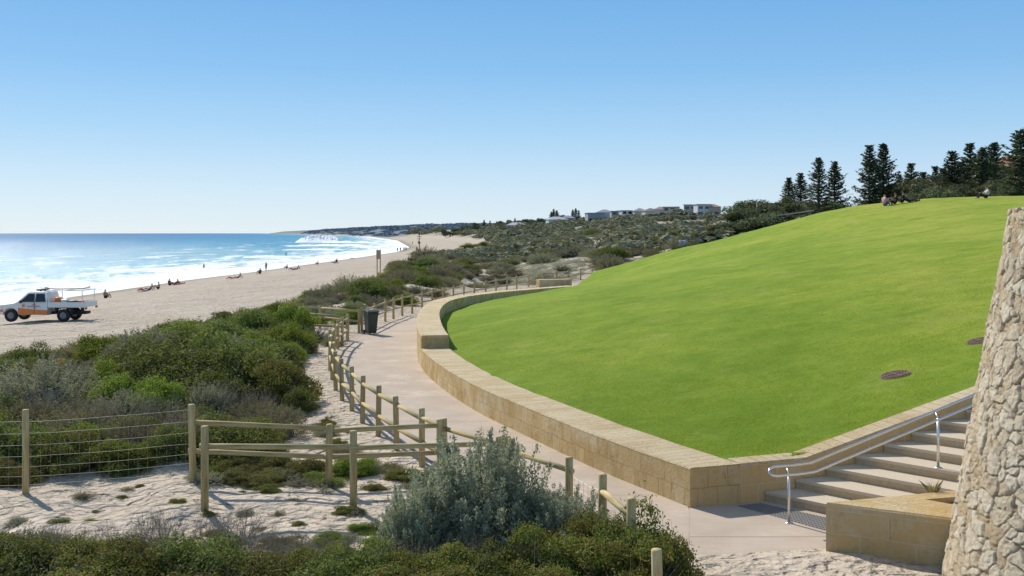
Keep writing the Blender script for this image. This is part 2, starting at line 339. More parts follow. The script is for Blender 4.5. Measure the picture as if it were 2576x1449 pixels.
def inside(x,y,poly):
    x=np.asarray(x);y=np.asarray(y); r=np.zeros(x.shape,bool); P=poly
    for i in range(len(P)):
        x1,y1=P[i];x2,y2=P[i-1]
        if y1==y2: continue
        c=((y1>y)!=(y2>y))&(x<(x2-x1)*(y-y1)/(y2-y1)+x1); r^=c
    return r
# ------------------------------------------------------------ terrain
def shore(y): return np.interp(y,[-50,100,154,187,299,386,515,975,2059,4000,7000,20000],[-51,-51,-51,-49,-46,-44.5,-53,-112,-294,-800,-1600,-5000])
def T(x,y):
    x=np.asarray(x,float);y=np.asarray(y,float); u=x-shore(y)
    base=np.interp(u,[-4000,-400,-60,-10,0,10,22,33,38,41,45],[-60,-15,-6,-3.6,-3.0,-2.1,-1.0,-.55,-.15,.05,0])
    dp=np.full(x.shape,1e9)
    for p in PC: dp=np.minimum(dp,(x-p[0])**2+(y-p[1])**2)
    dp=np.sqrt(dp); m=ss(1.9,6,dp)
    R=.12*np.clip(x+5,0,50)*ss(85,130,y)
    F=np.interp(u,[30,44,58,94,130,200,350],[0,2.5,5,8.5,13,14.5,16])
    w=ss(220,600,y)
    far=ss(36,42,u)*ss(60,95,y)
    nz=far*(1.5*fbm(x/14,y/14,3)+(.9+1.6*w)*fbm(x/45,y/45,5)+.5*fbm(x/5,y/5,8))*(1-.3*w)
    near=ss(32,37,u)*(1-ss(60,95,y))*(.28*fbm(x/3.5,y/3.5,11)+.12*fbm(x/.9,y/.9,13))*(x<fx(y)+.5)
    beach=(1-ss(30,37,u))*ss(0,6,u)*.12*fbm(x/1.6,y/1.6,21)
    ridge=.9*np.exp(-((u-42.5)/4)**2)*ss(48,75,y)*(1-ss(160,260,y))
    z=base+m*(R*(1-w)+F*w+nz+near+ridge)+beach-.012
    z=z+8*ss(1400,2300,y)*ss(2,45,u)
    spill=(1-ss(13.0,13.9,y-.25*(x-2.4)+.25*vn(x*1.3,y*1.3,70)))*ss(1.3,1.9,x)*ss(9,11,y)
    z=z+spill*(.05+.04*fbm(x/.5,y/.5,71))
    ins=inside(x,y,hillpoly)|((x>8)&(y<30)&(y>14))
    if ins.any():
        hz=H(x[ins],y[ins]); z[ins]=np.minimum(z[ins],hz-.35)
    return z
def Tz(x,y): return float(T(np.array([x]),np.array([y]))[0])
tx=np.linspace(-1,1,521); X=-8+10*np.sinh(7.5*tx); ty=np.linspace(-.40,1,521); Y=14+11*np.sinh(7.6*ty)
GX,GY=np.meshgrid(X,Y); GZ=T(GX.ravel(),GY.ravel()).reshape(GX.shape)
def gridmesh(name,GX,GY,GZ,mat,mask=None,UVx=None,UVy=None):
    r,c=GX.shape; idx=np.arange(r*c).reshape(r,c)
    F=np.stack([idx[:-1,:-1],idx[:-1,1:],idx[1:,1:],idx[1:,:-1]],-1).reshape(-1,4)
    if mask is not None: F=F[mask.reshape(-1)]
    V=np.stack([GX.ravel(),GY.ravel(),GZ.ravel()],1)
    ux=(GX if UVx is None else UVx).ravel(); uy=(GY if UVy is None else UVy).ravel()
    uv=np.stack([ux[F],uy[F]],-1)
    return mesh(name,V,F,[mat],uv=uv,smooth=True)
gm=gridmesh('ground',GX,GY,GZ,M_sand,UVx=GX-shore(GY))
U=(GX-shore(GY)).ravel(); vg=ss(37,42,U)*ss(55,110,GY.ravel())
a=gm.attributes.new('veg','FLOAT','POINT'); a.data.foreach_set('value',vg.astype(np.float32))
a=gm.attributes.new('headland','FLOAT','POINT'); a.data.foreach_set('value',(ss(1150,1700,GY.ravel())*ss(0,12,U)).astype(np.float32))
g=obj('ground',gm); g["kind"]='structure'
ub=np.concatenate([np.array([14,8,4,0]),-np.geomspace(2,12000,70)]); yb=15+13*np.sinh(7.4*np.linspace(-.42,1.06,260))
SX=shore(yb)[:,None]+ub[None]; SY=np.repeat(yb[:,None],len(ub),1)
so=obj('sea',gridmesh('sea',SX,SY,np.full(SX.shape,-3.0),M_sea,UVx=np.repeat(ub[None],len(yb),0))); so["kind"]='structure'
xs=np.concatenate([np.arange(-5,12,.13),12+np.cumsum(np.linspace(.13,.9,95))]); xs=xs[xs<61]
ys=16+np.cumsum(np.linspace(.1,.42,320)); ys=np.concatenate([[16.0],ys]); ys=ys[ys<99]
LX,LY=np.meshgrid(xs,ys); LZ=H(LX,LY).reshape(LX.shape)+lbump(LX,LY)
cxm=(LX[:-1,:-1]+LX[1:,1:])/2; cym=(LY[:-1,:-1]+LY[1:,1:])/2
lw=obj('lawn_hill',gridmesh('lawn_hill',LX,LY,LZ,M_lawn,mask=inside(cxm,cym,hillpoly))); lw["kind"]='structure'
def blades(P,h,w,mat,name,lean=.5):
    k=len(P); an=rng.random(k)*6.283; hh=h*(.6+.8*rng.random(k)); la=rng.random(k)*6.283; ll=lean*hh*rng.random(k)
    dx=np.cos(an)*w;dy=np.sin(an)*w
    V=np.empty((k,3,3)); V[:,0]=P+np.stack([dx,dy,0*dx],1); V[:,1]=P-np.stack([dx,dy,0*dx],1); V[:,2]=P+np.stack([np.cos(la)*ll,np.sin(la)*ll,hh],1)
    return mesh(name,V.reshape(-1,3),np.arange(k*3).reshape(-1,3),[mat])
k=520000; t=rng.random(k); by=16+ (t**1.7)*40; bx=-5+rng.random(k)*26
kk=inside(bx,by,hillpoly)&(bx/by<.53)&(bx/by>-.15)&(rng.random(k)<(1-ss(19,54,by)))&(vn(bx*1.6,by*1.6,90)+.8*vn(bx*6,by*6,91)>.75); bx=bx[kk];by=by[kk]
hz=H(bx,by)+lbump(bx,by)
lb=obj('lawn_grass',blades(np.stack([bx,by,hz-.003],1),.022,.006,L_lawn,'lawn_grass',1.2)); lb["kind"]='stuff'; info(lb,'short mown green lawn grass covering the slope','grass')
yy=np.concatenate([np.arange(13.25,16,.25),np.arange(16,98,.5)])
lx=fx(yy)+.32; lx[yy>41]=fx(yy[yy>41])+.25; rx=wx(yy)
cc=np.stack([(lx+rx)/2,yy],1); sl=np.concatenate([[0],np.cumsum(np.linalg.norm(np.diff(cc,axis=0),axis=1))])
PXg=np.stack([lx+(rx-lx)*t for t in (0,.33,.66,1)],1); PYg=np.repeat(yy[:,None],4,1)
po=obj('path',gridmesh('path',PXg,PYg,np.full(PXg.shape,0.0),M_path,UVx=PXg,UVy=np.repeat(sl[:,None],4,1))); po["kind"]='structure'
pl=[(2.35,13.25),(4.6,13.8),(6.6,14.5),(4.5,16.7),(2.853,15.95)]
pz=obj('path_landing',mesh('path_landing',[(x,y,0) for x,y in pl],[tuple(range(5))],[M_path],uv=[(x,y) for x,y in pl])); pz["kind"]='structure'
# ------------------------------------------------------------ limestone walls
def wallstrip(name,O,I,z0,zt,mats=(M_face,M_top),rough=0.0):
    O=np.array(O);I=np.array(I);k=len(O); zt=np.broadcast_to(np.asarray(zt,float),(k,)).copy()
    L=np.concatenate([[0],np.cumsum(np.linalg.norm(np.diff(O,axis=0),axis=1))])
    zt+=rough*(TAB[5,np.arange(k)%256]-.5)
    V=[];F=[];UVs=[];m=[]; c=.025
    for i in range(k):
        dv=(I[i]-O[i])/np.linalg.norm(I[i]-O[i])*c
        V+=[(O[i,0],O[i,1],z0),(O[i,0],O[i,1],zt[i]-c),(O[i,0]+dv[0],O[i,1]+dv[1],zt[i]),(I[i,0],I[i,1],zt[i]),(I[i,0],I[i,1],z0)]
    th=np.linalg.norm(O[0]-I[0])
    for i in range(k-1):
        a=5*i;b=a+5
        F.append((a,b,b+1,a+1)); UVs+=[(L[i],z0),(L[i+1],z0),(L[i+1],zt[i+1]),(L[i],zt[i])]; m.append(0)
        F.append((a+1,b+1,b+2,a+2)); UVs+=[(L[i],.1),(L[i+1],.1),(L[i+1],.12),(L[i],.12)]; m.append(1)
        F.append((a+2,b+2,b+3,a+3)); UVs+=[(L[i],.12),(L[i+1],.12),(L[i+1],th+.1),(L[i],th+.1)]; m.append(1)
        F.append((a+3,b+3,b+4,a+4)); UVs+=[(L[i],zt[i]),(L[i+1],zt[i+1]),(L[i+1],z0),(L[i],z0)]; m.append(0)
    for q,i in (((0,1,2,3,4),0),((5*k-1,5*k-2,5*k-3,5*k-4,5*k-5),k-1)):
        F.append(q); u_=[(0,z0),(0,zt[i]-c),(c,zt[i]),(th,zt[i]),(th,z0)]; UVs+=u_ if i==0 else u_[::-1]; m.append(0)
    return mesh(name,V,F,mats,m,UVs)
ilow=[i for i in range(len(WS)) if WS[i,1]<=32.6]
O1=WS[ilow];I1=WI[ilow].copy();I1[0]=capB
w1=obj('limestone_wall',wallstrip('limestone_wall',O1,I1,-.3,.64,rough=.02)); info(w1,'low curved limestone block wall edging the path below the lawn','wall')
ih=[i for i in range(len(WS)) if WS[i,1]>=32.2]
zt=np.interp(WS[ih,1],[32,50,60,73],[1.06,1.0,.8,.55])
w2=obj('limestone_wall',wallstrip('limestone_wall_raised',WS[ih],WI[ih],-.3,zt,rough=.02)); info(w2,'raised curved limestone seat wall with stepped end beside the path','wall')
P0=capB; ts=[0,1.25,2.2,4,6,9,13,20]
O3=np.array([P0+Wd*t for t in ts]); I3=O3+Wn*.42
z3=[.636 if p[0]<4.9 else .64+.262*(p[0]-4.88) for p in O3]
w3=obj('stair_side_wall',wallstrip('stair_side_wall',O3,I3,-.3,z3,mats=(M_stairside,M_top))); info(w3,'limestone wall with sloping coping rising beside the steps','wall')
O4=np.array([(2.2,80.2),(3.4,80.6),(4.9,81.6)]); w4=obj('limestone_bench_wall',wallstrip('bench',O4,O4+np.array([-.25,.8]),-.2,.62)); info(w4,'short limestone seat wall at the far end of the lawn','wall')
# stairs
st=empty('stone_stairs',(0,0,0)); info(st,'wide concrete steps climbing between limestone walls','stairs')
Nn=np.array([.70,-.714]); wdx=np.array([.55,.175]); A0=np.array([4.17,16.35])
for k in range(14):
    a=A0+wdx*k; n0=a+Nn*2.93; z=.16*(k+1); e=wdx
    mb=MB(); lipo=-np.array([.714,.70])*.025
    p=[a+lipo,n0+lipo,n0+e,a+e]
    V=[(q[0],q[1],z) for q in p]+[(q[0],q[1],z-.05) for q in p]
    mb.add(V,[(0,1,2,3),(4,7,6,5),(0,4,5,1),(3,2,6,7)],0)
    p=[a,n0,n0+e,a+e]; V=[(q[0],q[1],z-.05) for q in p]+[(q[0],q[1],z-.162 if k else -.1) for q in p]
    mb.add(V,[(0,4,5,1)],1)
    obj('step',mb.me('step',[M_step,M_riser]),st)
tp=[np.array((3.62,16.05)),np.array((4.05,16.2)),np.array((5.1,15.13)),np.array((4.62,14.72))]
mb=MB(); mb.add([(p[0],p[1],.004) for p in tp],[(0,3,2,1)])
for i in range(9):
    for j in range(26):
        q=tp[0]+(tp[1]-tp[0])*(i+.5)/9; r=tp[3]+(tp[2]-tp[3])*(i+.5)/9; c=q+(r-q)*(j+.5)/26
        mb.tube([(c[0],c[1],.004),(c[0],c[1],.012)],[.02,.014],6)
tc=obj('tactile_paving',mb.me('tactile_paving',[M_tact])); info(tc,'dark grey studded tactile paving strip at the foot of the steps','tactile paving')
hr=empty('handrail',(4.2,15.1,0)); info(hr,'stainless steel double handrail on posts on the steps','handrail')
def rl(x,z,off=0): return (x+Wn[0]*off-4.2,13.764+.318*x+Wn[1]*off-15.1,z)
def railz(x): return .84 if x<4.55 else .84+.305*(x-4.55)
mb=MB()
loop=[rl(x,railz(x)+.015,.05) for x in (12,9,7,5,4.6,4.3,3.98)]+[rl(3.9,.835,.03),rl(3.87,.79,0),rl(3.9,.755,-.03)]+[rl(x,railz(x)-.10,-.05) for x in (3.98,4.3,4.6,5,7,9,12)]
mb.tube(loop,.020,10); obj('rail',mb.me('rail',[M_steel],True),hr)
for x,zb in ((4.2,0),(6.82,.64),(9.4,1.44)):
    mb=MB(); q=rl(x,zb); mb.tube([q,(q[0],q[1],railz(x)-.10)],.022,10); mb.tube([q,(q[0],q[1],zb+.012)],.06,12)
    mb.tube([rl(x,railz(x)-.10,-.05),rl(x,railz(x)-.10,0),rl(x,railz(x)-.02,.05)],.010,6); obj('post',mb.me('post',[M_steel],True),hr)
# planter
pa=np.array((4.32,13.7)); pf=np.array((.88,-.475)); 
O=[pa+Wd*4.2,pa,pa+pf*2.6]
mb_I=[pa+Wd*4.2-Wn*.42,pa+Wd*1.15+pf*.38,pa+pf*2.6+np.array([.475,.88])*.42]
pw=obj('planter_wall',wallstrip('planter_wall',np.array(O),np.array(mb_I),-.3,.69,mats=(M_stairside,M_stairside))); info(pw,'low limestone block planter wall beside the round stone tower','planter')
mb=MB(); mb.add([(*(pa+Wd*.9+pf*.2),.62),(*(pa+Wd*4),.62),(*(pa+pf*2.5+Wd*2.5),.62),(*(pa+pf*2.5+Wd*.2),.62)],[(0,3,2,1)])
gv=obj('gravel_bed',mb.me('gravel_bed',[M_gravel])); gv["kind"]='structure'
# ------------------------------------------------------------ rubble tower
tcx,tcy=8.03,11.47; nt_,nz_=1100,360
TH,ZZ=np.meshgrid(np.linspace(0,2*np.pi,nt_,endpoint=False),np.linspace(-.3,4.7,nz_))
r0=2.84-(.79)*(ZZ/4.7)
NC=84
UU=TH/(2*np.pi)*NC; VV=ZZ/.17
wU=UU+.9*(vn(UU*.6,VV*.6,4)-.5)+.4*(vn(UU*1.9,VV*1.9,6)-.5); wV=VV+.9*(vn(UU*.6,VV*.6,5)-.5)+.4*(vn(UU*1.9,VV*1.9,7)-.5)
ci=np.floor(wU).astype(int); cj=np.floor(wV).astype(int)
f1=np.full(UU.shape,9.);f2=f1.copy();cid=np.zeros(UU.shape)
for di in(-2,-1,0,1,2):
    for dj in(-2,-1,0,1,2):
        a_=(ci+di)%NC;b_=cj+dj
        px_=ci+di+TAB[a_%256,b_%256]; py_=b_+TAB[(a_+91)%256,(b_+37)%256]
        ww=.9*(TAB[(a_+5)%256,(b_+77)%256]-.5)
        d_=np.hypot(wU-px_,wV-py_)+ww*.55
        nw=d_<f1; f2=np.where(nw,f1,np.minimum(f2,d_)); cid=np.where(nw,TAB[(a_*7+13)%256,(b_*5+3)%256],cid); f1=np.where(nw,d_,f1)
ed=f2-f1
disp=.028*ss(.03,.13,ed)+.03*(cid-.5)*ss(.04,.14,ed)+.018*fbm(UU*1.8,VV*1.8,40)+.013*fbm(UU*6,VV*6,44)
rr=r0+disp-.025
V=np.stack([tcx+rr*np.cos(TH),tcy+rr*np.sin(TH),ZZ],-1).reshape(-1,3)
idx=np.arange(nt_*nz_).reshape(nz_,nt_); nx=np.roll(idx,-1,1)
F=np.stack([idx[:-1],nx[:-1],nx[1:],idx[1:]],-1).reshape(-1,4)
tm=mesh('stone_tower',V,F,[M_tower],smooth=True)
ca=tm.color_attributes.new('tint','FLOAT_COLOR','POINT'); ca.data.foreach_set('color',np.stack([cid,np.clip(ed,0,1),0*ed,1+0*ed],-1).astype(np.float32).ravel())
to=obj('stone_tower',tm); info(to,'battered round tower wall of rough pale limestone rubble','stone tower')
mb=MB(); mb.tube([(tcx,tcy,4.5),(tcx,tcy,4.69)],2.03,64); cpo=obj('coping_top',mb.me('coping_top',[M_tower]),to)
# ------------------------------------------------------------ fences
def postmesh(h,r=.06):
    mb=MB(); mb.tube([(0,0,-.25),(0,0,h-.015),(0,0,h)],[r,r*.97,r*.85],12); return mb.me('post',[M_timber],True)
PM={}
def fence(name,pts,h,rails,label,hs=None,skip=(),r=.06):
    f=empty(name,(pts[0][0],pts[0][1],0)); info(f,label,'fence'); o=Vector((pts[0][0],pts[0][1],0)); zs=[]
    for i,p in enumerate(pts):
        z=Tz(*p); zs.append(z); hh=hs[i] if hs else h
        if (hh,r) not in PM: PM[(hh,r)]=postmesh(hh,r)
        q=obj('post',PM[(hh,r)],f,(p[0]-o.x,p[1]-o.y,z)); q.rotation_euler=(random.uniform(-.025,.025),random.uniform(-.025,.025),random.random()*6)
    for i in range(len(pts)-1):
        if i in skip: continue
        for rh in rails:
            a=Vector((pts[i][0],pts[i][1],zs[i]+rh+random.uniform(-.02,.02)))-o; b=Vector((pts[i+1][0],pts[i+1][1],zs[i+1]+rh+random.uniform(-.02,.02)))-o
            d=(b-a); L=d.length; mb=MB(); mb.tube([(0,0,-.08),(0,0,L*.5),(0,0,L+.08)],[.046,.044,.042],10)
            q=obj('rail',mb.me('rail',[M_timber],True),f,a); q.rotation_mode='QUATERNION'; q.rotation_quaternion=d.to_track_quat('Z','Y')
    return f
fence('timber_fence',fence1[4:],1.1,(.92,.45),'round pine post and rail fence curving along the path')
fence('timber_fence',[(1.24,13.68),(1.49,12.39),(1.53,10.37)],1.1,(.85,),'short run of pine post and rail fence beside the path edge',skip=(1,))
fence('timber_fence',[(-.02,16.05),(.845,14.7)],1.1,(.92,),'short pine rail joining two posts behind the silver bush')
fence('timber_fence',fence2,1.1,(.95,.5),'pine post and rail fence following the far curve of the path')
fence('timber_fence',[(-6.75,43.9),(-8.8,45.6),(-11,47.2)],1.05,(.95,.5),'pine rail fence lining the sandy beach access track')
fence('timber_fence',[(-6.78,41.0),(-8.9,41.9),(-11.2,42.6)],1.05,(.95,.5),'pine rail fence on the near side of the beach access track')
fence('timber_fence',[(-16.9,47.5),(-15.0,48.0)],.55,(.45,),'weathered rail fence half buried in the dune grass')
fence('timber_fence',[(-5.4,16.85),(-3.17,17.2),(-1.27,17.7)],1.2,(.98,.52),'pine post and rail fence beside the sandy track',hs=[1.3,1.08,1.1])
fence('timber_fence',[(-4.71,15.26),(-2.5,15.7),(-.22,16.2)],1.3,(1.0,),'single rail pine fence beside the sandy track',hs=[1.3,1.26,1.1])
def wirefence(pts,h,label,posts=True,nh=8,sp=.15):
    f=empty('wire_fence',(pts[0][0],pts[0][1],0)); info(f,label,'fence'); o=Vector((pts[0][0],pts[0][1],0))
    if posts:
        for p in pts[:-1]:
            if (h+.15,.055) not in PM: PM[(h+.15,.055)]=postmesh(h+.15,.055)
            obj('post',PM[(h+.15,.055)],f,(p[0]-o.x,p[1]-o.y,Tz(*p)))
    mb=MB()
    for i in range(len(pts)-1):
        a=Vector((*pts[i],Tz(*pts[i])))-o;b=Vector((*pts[i+1],Tz(*pts[i+1])))-o; L=(b-a).length; k=int(L/sp)
        for j in range(nh):
            z=.05+(h-.1)*(j/(nh-1))**1.25
            q=[a+(b-a)*t+Vector((0,0,z-.02*math.sin(t*3.14)+random.uniform(-.006,.006))) for t in np.linspace(0,1,7)]; mb.tube(q,.0022,3,cap=False)
        for j in range(k):
            q=a+(b-a)*((j+.5)/k); mb.tube([q+Vector((0,0,.05)),q+Vector((random.uniform(-.01,.01),0,h-.05))],.0018,3,cap=False)
    obj('wire_mesh',mb.me('wire_mesh',[M_wire]),f)
wirefence([(-8.06,16.5),(-5.45,16.87)],1.25,'galvanised wire mesh fence on a round pine post in sand')
wirefence([(-11.2,16.3),(-8.1,16.5)],1.25,'galvanised wire mesh fence on a pine post among shrubs')
wirefence([(.88,14.6),(1.22,13.75)],.9,'short length of wire mesh between timber posts',posts=False)
# ------------------------------------------------------------ foliage
def leaves(P,Nr,size,asp=.45,jit=.6):
    k=len(P); Nr=Nr+rng.normal(0,jit,(k,3)); Nr/=np.linalg.norm(Nr,axis=1)[:,None]+1e-9
    a=rng.normal(0,1,(k,3)); a-= (a*Nr).sum(1)[:,None]*Nr; a/=np.linalg.norm(a,axis=1)[:,None]+1e-9; b=np.cross(Nr,a)
    s=(size*(.6+.8*rng.random(k)))[:,None]
    V=np.empty((k,4,3)); V[:,0]=P+a*s; V[:,1]=P+b*s*asp+Nr*s*.12; V[:,2]=P-a*s; V[:,3]=P-b*s*asp+Nr*s*.12
    return V.reshape(-1,3)
def unit(k):
    v=rng.normal(0,1,(k,3)); return v/np.linalg.norm(v,axis=1)[:,None]
def core(R,Hh,f=.62,seg=14,rg=8):
    V=[];F=[]
    for i in range(rg+1):
        ph=math.pi*i/rg
        for j in range(seg):
            th=2*math.pi*j/seg; q=f*(1+.15*math.sin(3*th+ph*4))
            V.append((R*q*math.sin(ph)*math.cos(th),R*q*math.sin(ph)*math.sin(th),Hh*(.95*q*math.cos(ph))))
    for i in range(rg):
        for j in range(seg): F.append((i*seg+j,(i+1)*seg+j,(i+1)*seg+(j+1)%seg,i*seg+(j+1)%seg))
    return np.array(V),np.array(F)
def bush(name,lm,nl=9000,ncl=34,ls=.035,asp=.45,cr=(.2,.36),cf=.6,zmin=-.05):
    d=unit(ncl*3); d=d[d[:,2]>zmin][:ncl]; c=d*(rng.uniform(.45,.86,(len(d),1))); c[:,2]=np.maximum(c[:,2],.08)
    c=np.vstack([c,rng.uniform(-.4,.4,(5,3))+[0,0,.5]])
    rad=rng.uniform(cr[0],cr[1],len(c)); w=rad**2; pick=rng.choice(len(c),nl,p=w/w.sum())
    u=unit(nl); u[:,2]=np.abs(u[:,2])*.9+u[:,2]*.1; rr=rad[pick]*(.68+.38*rng.random(nl)+.55*rng.random(nl)*(rng.random(nl)<.14)); P=c[pick]+u*rr[:,None]; P[:,2]=np.maximum(P[:,2],.01)
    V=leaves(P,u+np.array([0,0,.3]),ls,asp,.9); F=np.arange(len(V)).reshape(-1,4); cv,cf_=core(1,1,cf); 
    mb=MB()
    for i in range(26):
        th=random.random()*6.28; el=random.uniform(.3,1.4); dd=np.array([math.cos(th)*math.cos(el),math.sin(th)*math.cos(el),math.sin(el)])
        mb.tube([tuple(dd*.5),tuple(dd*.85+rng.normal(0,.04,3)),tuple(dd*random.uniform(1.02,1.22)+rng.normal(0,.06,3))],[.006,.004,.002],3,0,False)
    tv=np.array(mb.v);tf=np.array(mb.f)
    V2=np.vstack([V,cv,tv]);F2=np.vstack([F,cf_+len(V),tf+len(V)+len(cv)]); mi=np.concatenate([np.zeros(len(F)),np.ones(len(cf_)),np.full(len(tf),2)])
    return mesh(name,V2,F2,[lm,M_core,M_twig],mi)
def spray(name,lm,ns=240,nlv=70,ls=.02,R=1,Hh=1,asp=.4,twr=.004,cf=.5,fz=.035,var=(.7,1.05)):
    mb=MB(); Ps=[];Ns=[]
    for i in range(ns):
        th=random.random()*6.283; rad=math.sqrt(random.random()); el=random.uniform(.0,1)
        lob=1+.16*math.sin(3*th+1)+.10*math.sin(5*th+2)
        tip=np.array([R*rad*math.cos(th)*lob,R*rad*math.sin(th)*lob,Hh*(math.sqrt(max(0,1-rad**2))*random.uniform(*var)*(1+.12*math.sin(4*th+6*rad))+.05)])
        if el<.3: tip[2]*=random.uniform(.35,.8)
        b=np.array([.25*tip[0],.25*tip[1],0]); mid=(b+tip)/2+np.array([.12*tip[0],.12*tip[1],.05*Hh])
        t=np.linspace(0,1,7)[:,None]; c=(1-t)**2*b+2*t*(1-t)*mid+t*t*tip
        mb.tube([tuple(q) for q in c],[twr*(1.3-q) for q in np.linspace(0,1,7)],3,1,False)
        tt=rng.uniform(.3,1,(nlv,1))**.8; q=(1-tt)**2*b+2*tt*(1-tt)*mid+tt*tt*tip
        q=q+rng.normal(0,fz*R*(1.25-tt),(nlv,3)); Ps.append(q); Ns.append(unit(nlv)+np.array([0,0,.3]))
    P=np.vstack(Ps);Nr=np.vstack(Ns); V=leaves(P,Nr,ls,asp,.2); F=np.arange(len(V)).reshape(-1,4)
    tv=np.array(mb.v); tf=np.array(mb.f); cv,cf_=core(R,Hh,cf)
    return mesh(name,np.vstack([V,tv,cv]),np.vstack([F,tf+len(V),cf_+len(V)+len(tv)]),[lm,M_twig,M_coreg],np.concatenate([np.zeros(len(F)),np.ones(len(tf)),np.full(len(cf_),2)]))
def twigbush(name,ns=60,R=1,Hh=1,r=.006):
    mb=MB()
    def grow(p,d,L,rr,dep):
        q=[p]; dd=d.copy()
        for s in range(3):
            dd=dd+Vector((random.gauss(0,.18),random.gauss(0,.18),random.gauss(.05,.1))); dd.normalize(); q.append(q[-1]+dd*L/3)
        mb.tube(q,[rr,rr*.85,rr*.7,rr*.5],3,0,False)
        if dep:
            for _ in range(3): grow(q[random.choice((2,3))],(dd+Vector((random.gauss(0,.5),random.gauss(0,.5),random.gauss(0,.3)))).normalized(),L*.6,rr*.6,dep-1)
    for i in range(ns):
        th=random.random()*6.28; t=random.random()*1.1
        grow(Vector((.15*R*math.cos(th),.15*R*math.sin(th),0)),Vector((math.sin(t)*math.cos(th)*R,math.sin(t)*math.sin(th)*R,math.cos(t)*Hh)).normalized(),.5,r,2)
    return mb.me(name,[M_twig])
def tuft(name,k=160):
    P=np.zeros((k,3)); th=rng.random(k)*6.28; r=.12*np.sqrt(rng.random(k)); P[:,0]=r*np.cos(th);P[:,1]=r*np.sin(th)
    hh=.35+.5*rng.random(k); ln=.1+.45*rng.random(k); dx=np.cos(th+rng.normal(0,.5,k))*ln; dy=np.sin(th+rng.normal(0,.5,k))*ln; w=.006
    V=np.empty((k,5,3)); pa_=rng.random(k)*6.28; ox=np.cos(pa_)*w; oy=np.sin(pa_)*w
    V[:,0]=P+np.stack([ox,oy,0*ox],1);V[:,1]=P-np.stack([ox,oy,0*ox],1); m_=P+np.stack([dx*.35,dy*.35,hh*.6],1)
    V[:,2]=m_-np.stack([ox,oy,0*ox],1)*.8; V[:,3]=P+np.stack([dx,dy,hh*.9],1); V[:,4]=m_+np.stack([ox,oy,0*ox],1)*.8
    return mesh(name,V.reshape(-1,3),np.arange(k*5).reshape(-1,5),[L_grass])
B_bright=[bush('bright_bush',L_bright,14000,36,.031) for _ in range(3)]
B_dark=[bush('dark_bush',L_dark,14000,38,.031) for _ in range(3)]
B_olive=[bush('olive_bush',L_olive,17000,46,.025,.5,(.15,.3)) for _ in range(4)]
B_grey=[spray('grey_bush',L_grey,300,50,.024) for _ in range(2)]
B_brown=[spray('brown_bush',L_brown,260,36,.022) for _ in range(2)]
B_silver=spray('silver_bush',L_silver,280,170,.020,1,1,.45,.004,.35,.06,(.6,1.15))
B_twig=[twigbush('twig_bush',46) for _ in range(3)]
B_pig=[bush('groundcover',L_pig,6000,60,.035,.3,(.1,.22),.5) for _ in range(2)]
B_tuft=[tuft('tuft') for _ in range(4)]
LAB={'b':('bright_green_shrub','rounded bright green coastal shrub with glossy leaves in sand','shrub',B_bright,'bright green dune shrubs'),
'd':('dark_green_shrub','dense dark green coastal shrub growing on the dune','shrub',B_dark,'dark green dune shrubs'),
'o':('olive_shrub','low olive green shrub with reddish leaves on sand','shrub',B_olive,'olive green shrubs by the sandy track'),
'g':('grey_saltbush','pale grey green saltbush on the dune','saltbush',B_grey,'grey saltbushes on the dune'),
'n':('brown_scrub_bush','dry brownish scrub bush on the dune','bush',B_brown,'brown scrub bushes on the dune'),
't':('dry_twig_bush','leafless dry twiggy bush in the sand','bush',B_twig,'dry twiggy bushes'),
'p':('succulent_groundcover','low orange green succulent ground cover plant','plant',B_pig,'succulent ground cover plants'),
'f':('beach_grass_tuft','tuft of dry beach grass on the dune edge','beach grass',B_tuft,'tufts of beach grass')}
cnt={}
def plant(k,x,y,r,h,dz=0):
    nm,lb_,ct,ms,gp=LAB[k]
    if cnt.get(k,0)>=295: return
    cnt[k]=cnt.get(k,0)+1
    o=obj(nm,random.choice(ms),None,(x,y,Tz(x,y)-.03+dz)); o.scale=(r*random.uniform(.9,1.12),r*random.uniform(.9,1.12),h); o.rotation_euler=(0,0,random.random()*6.28); info(o,lb_,ct,gp)
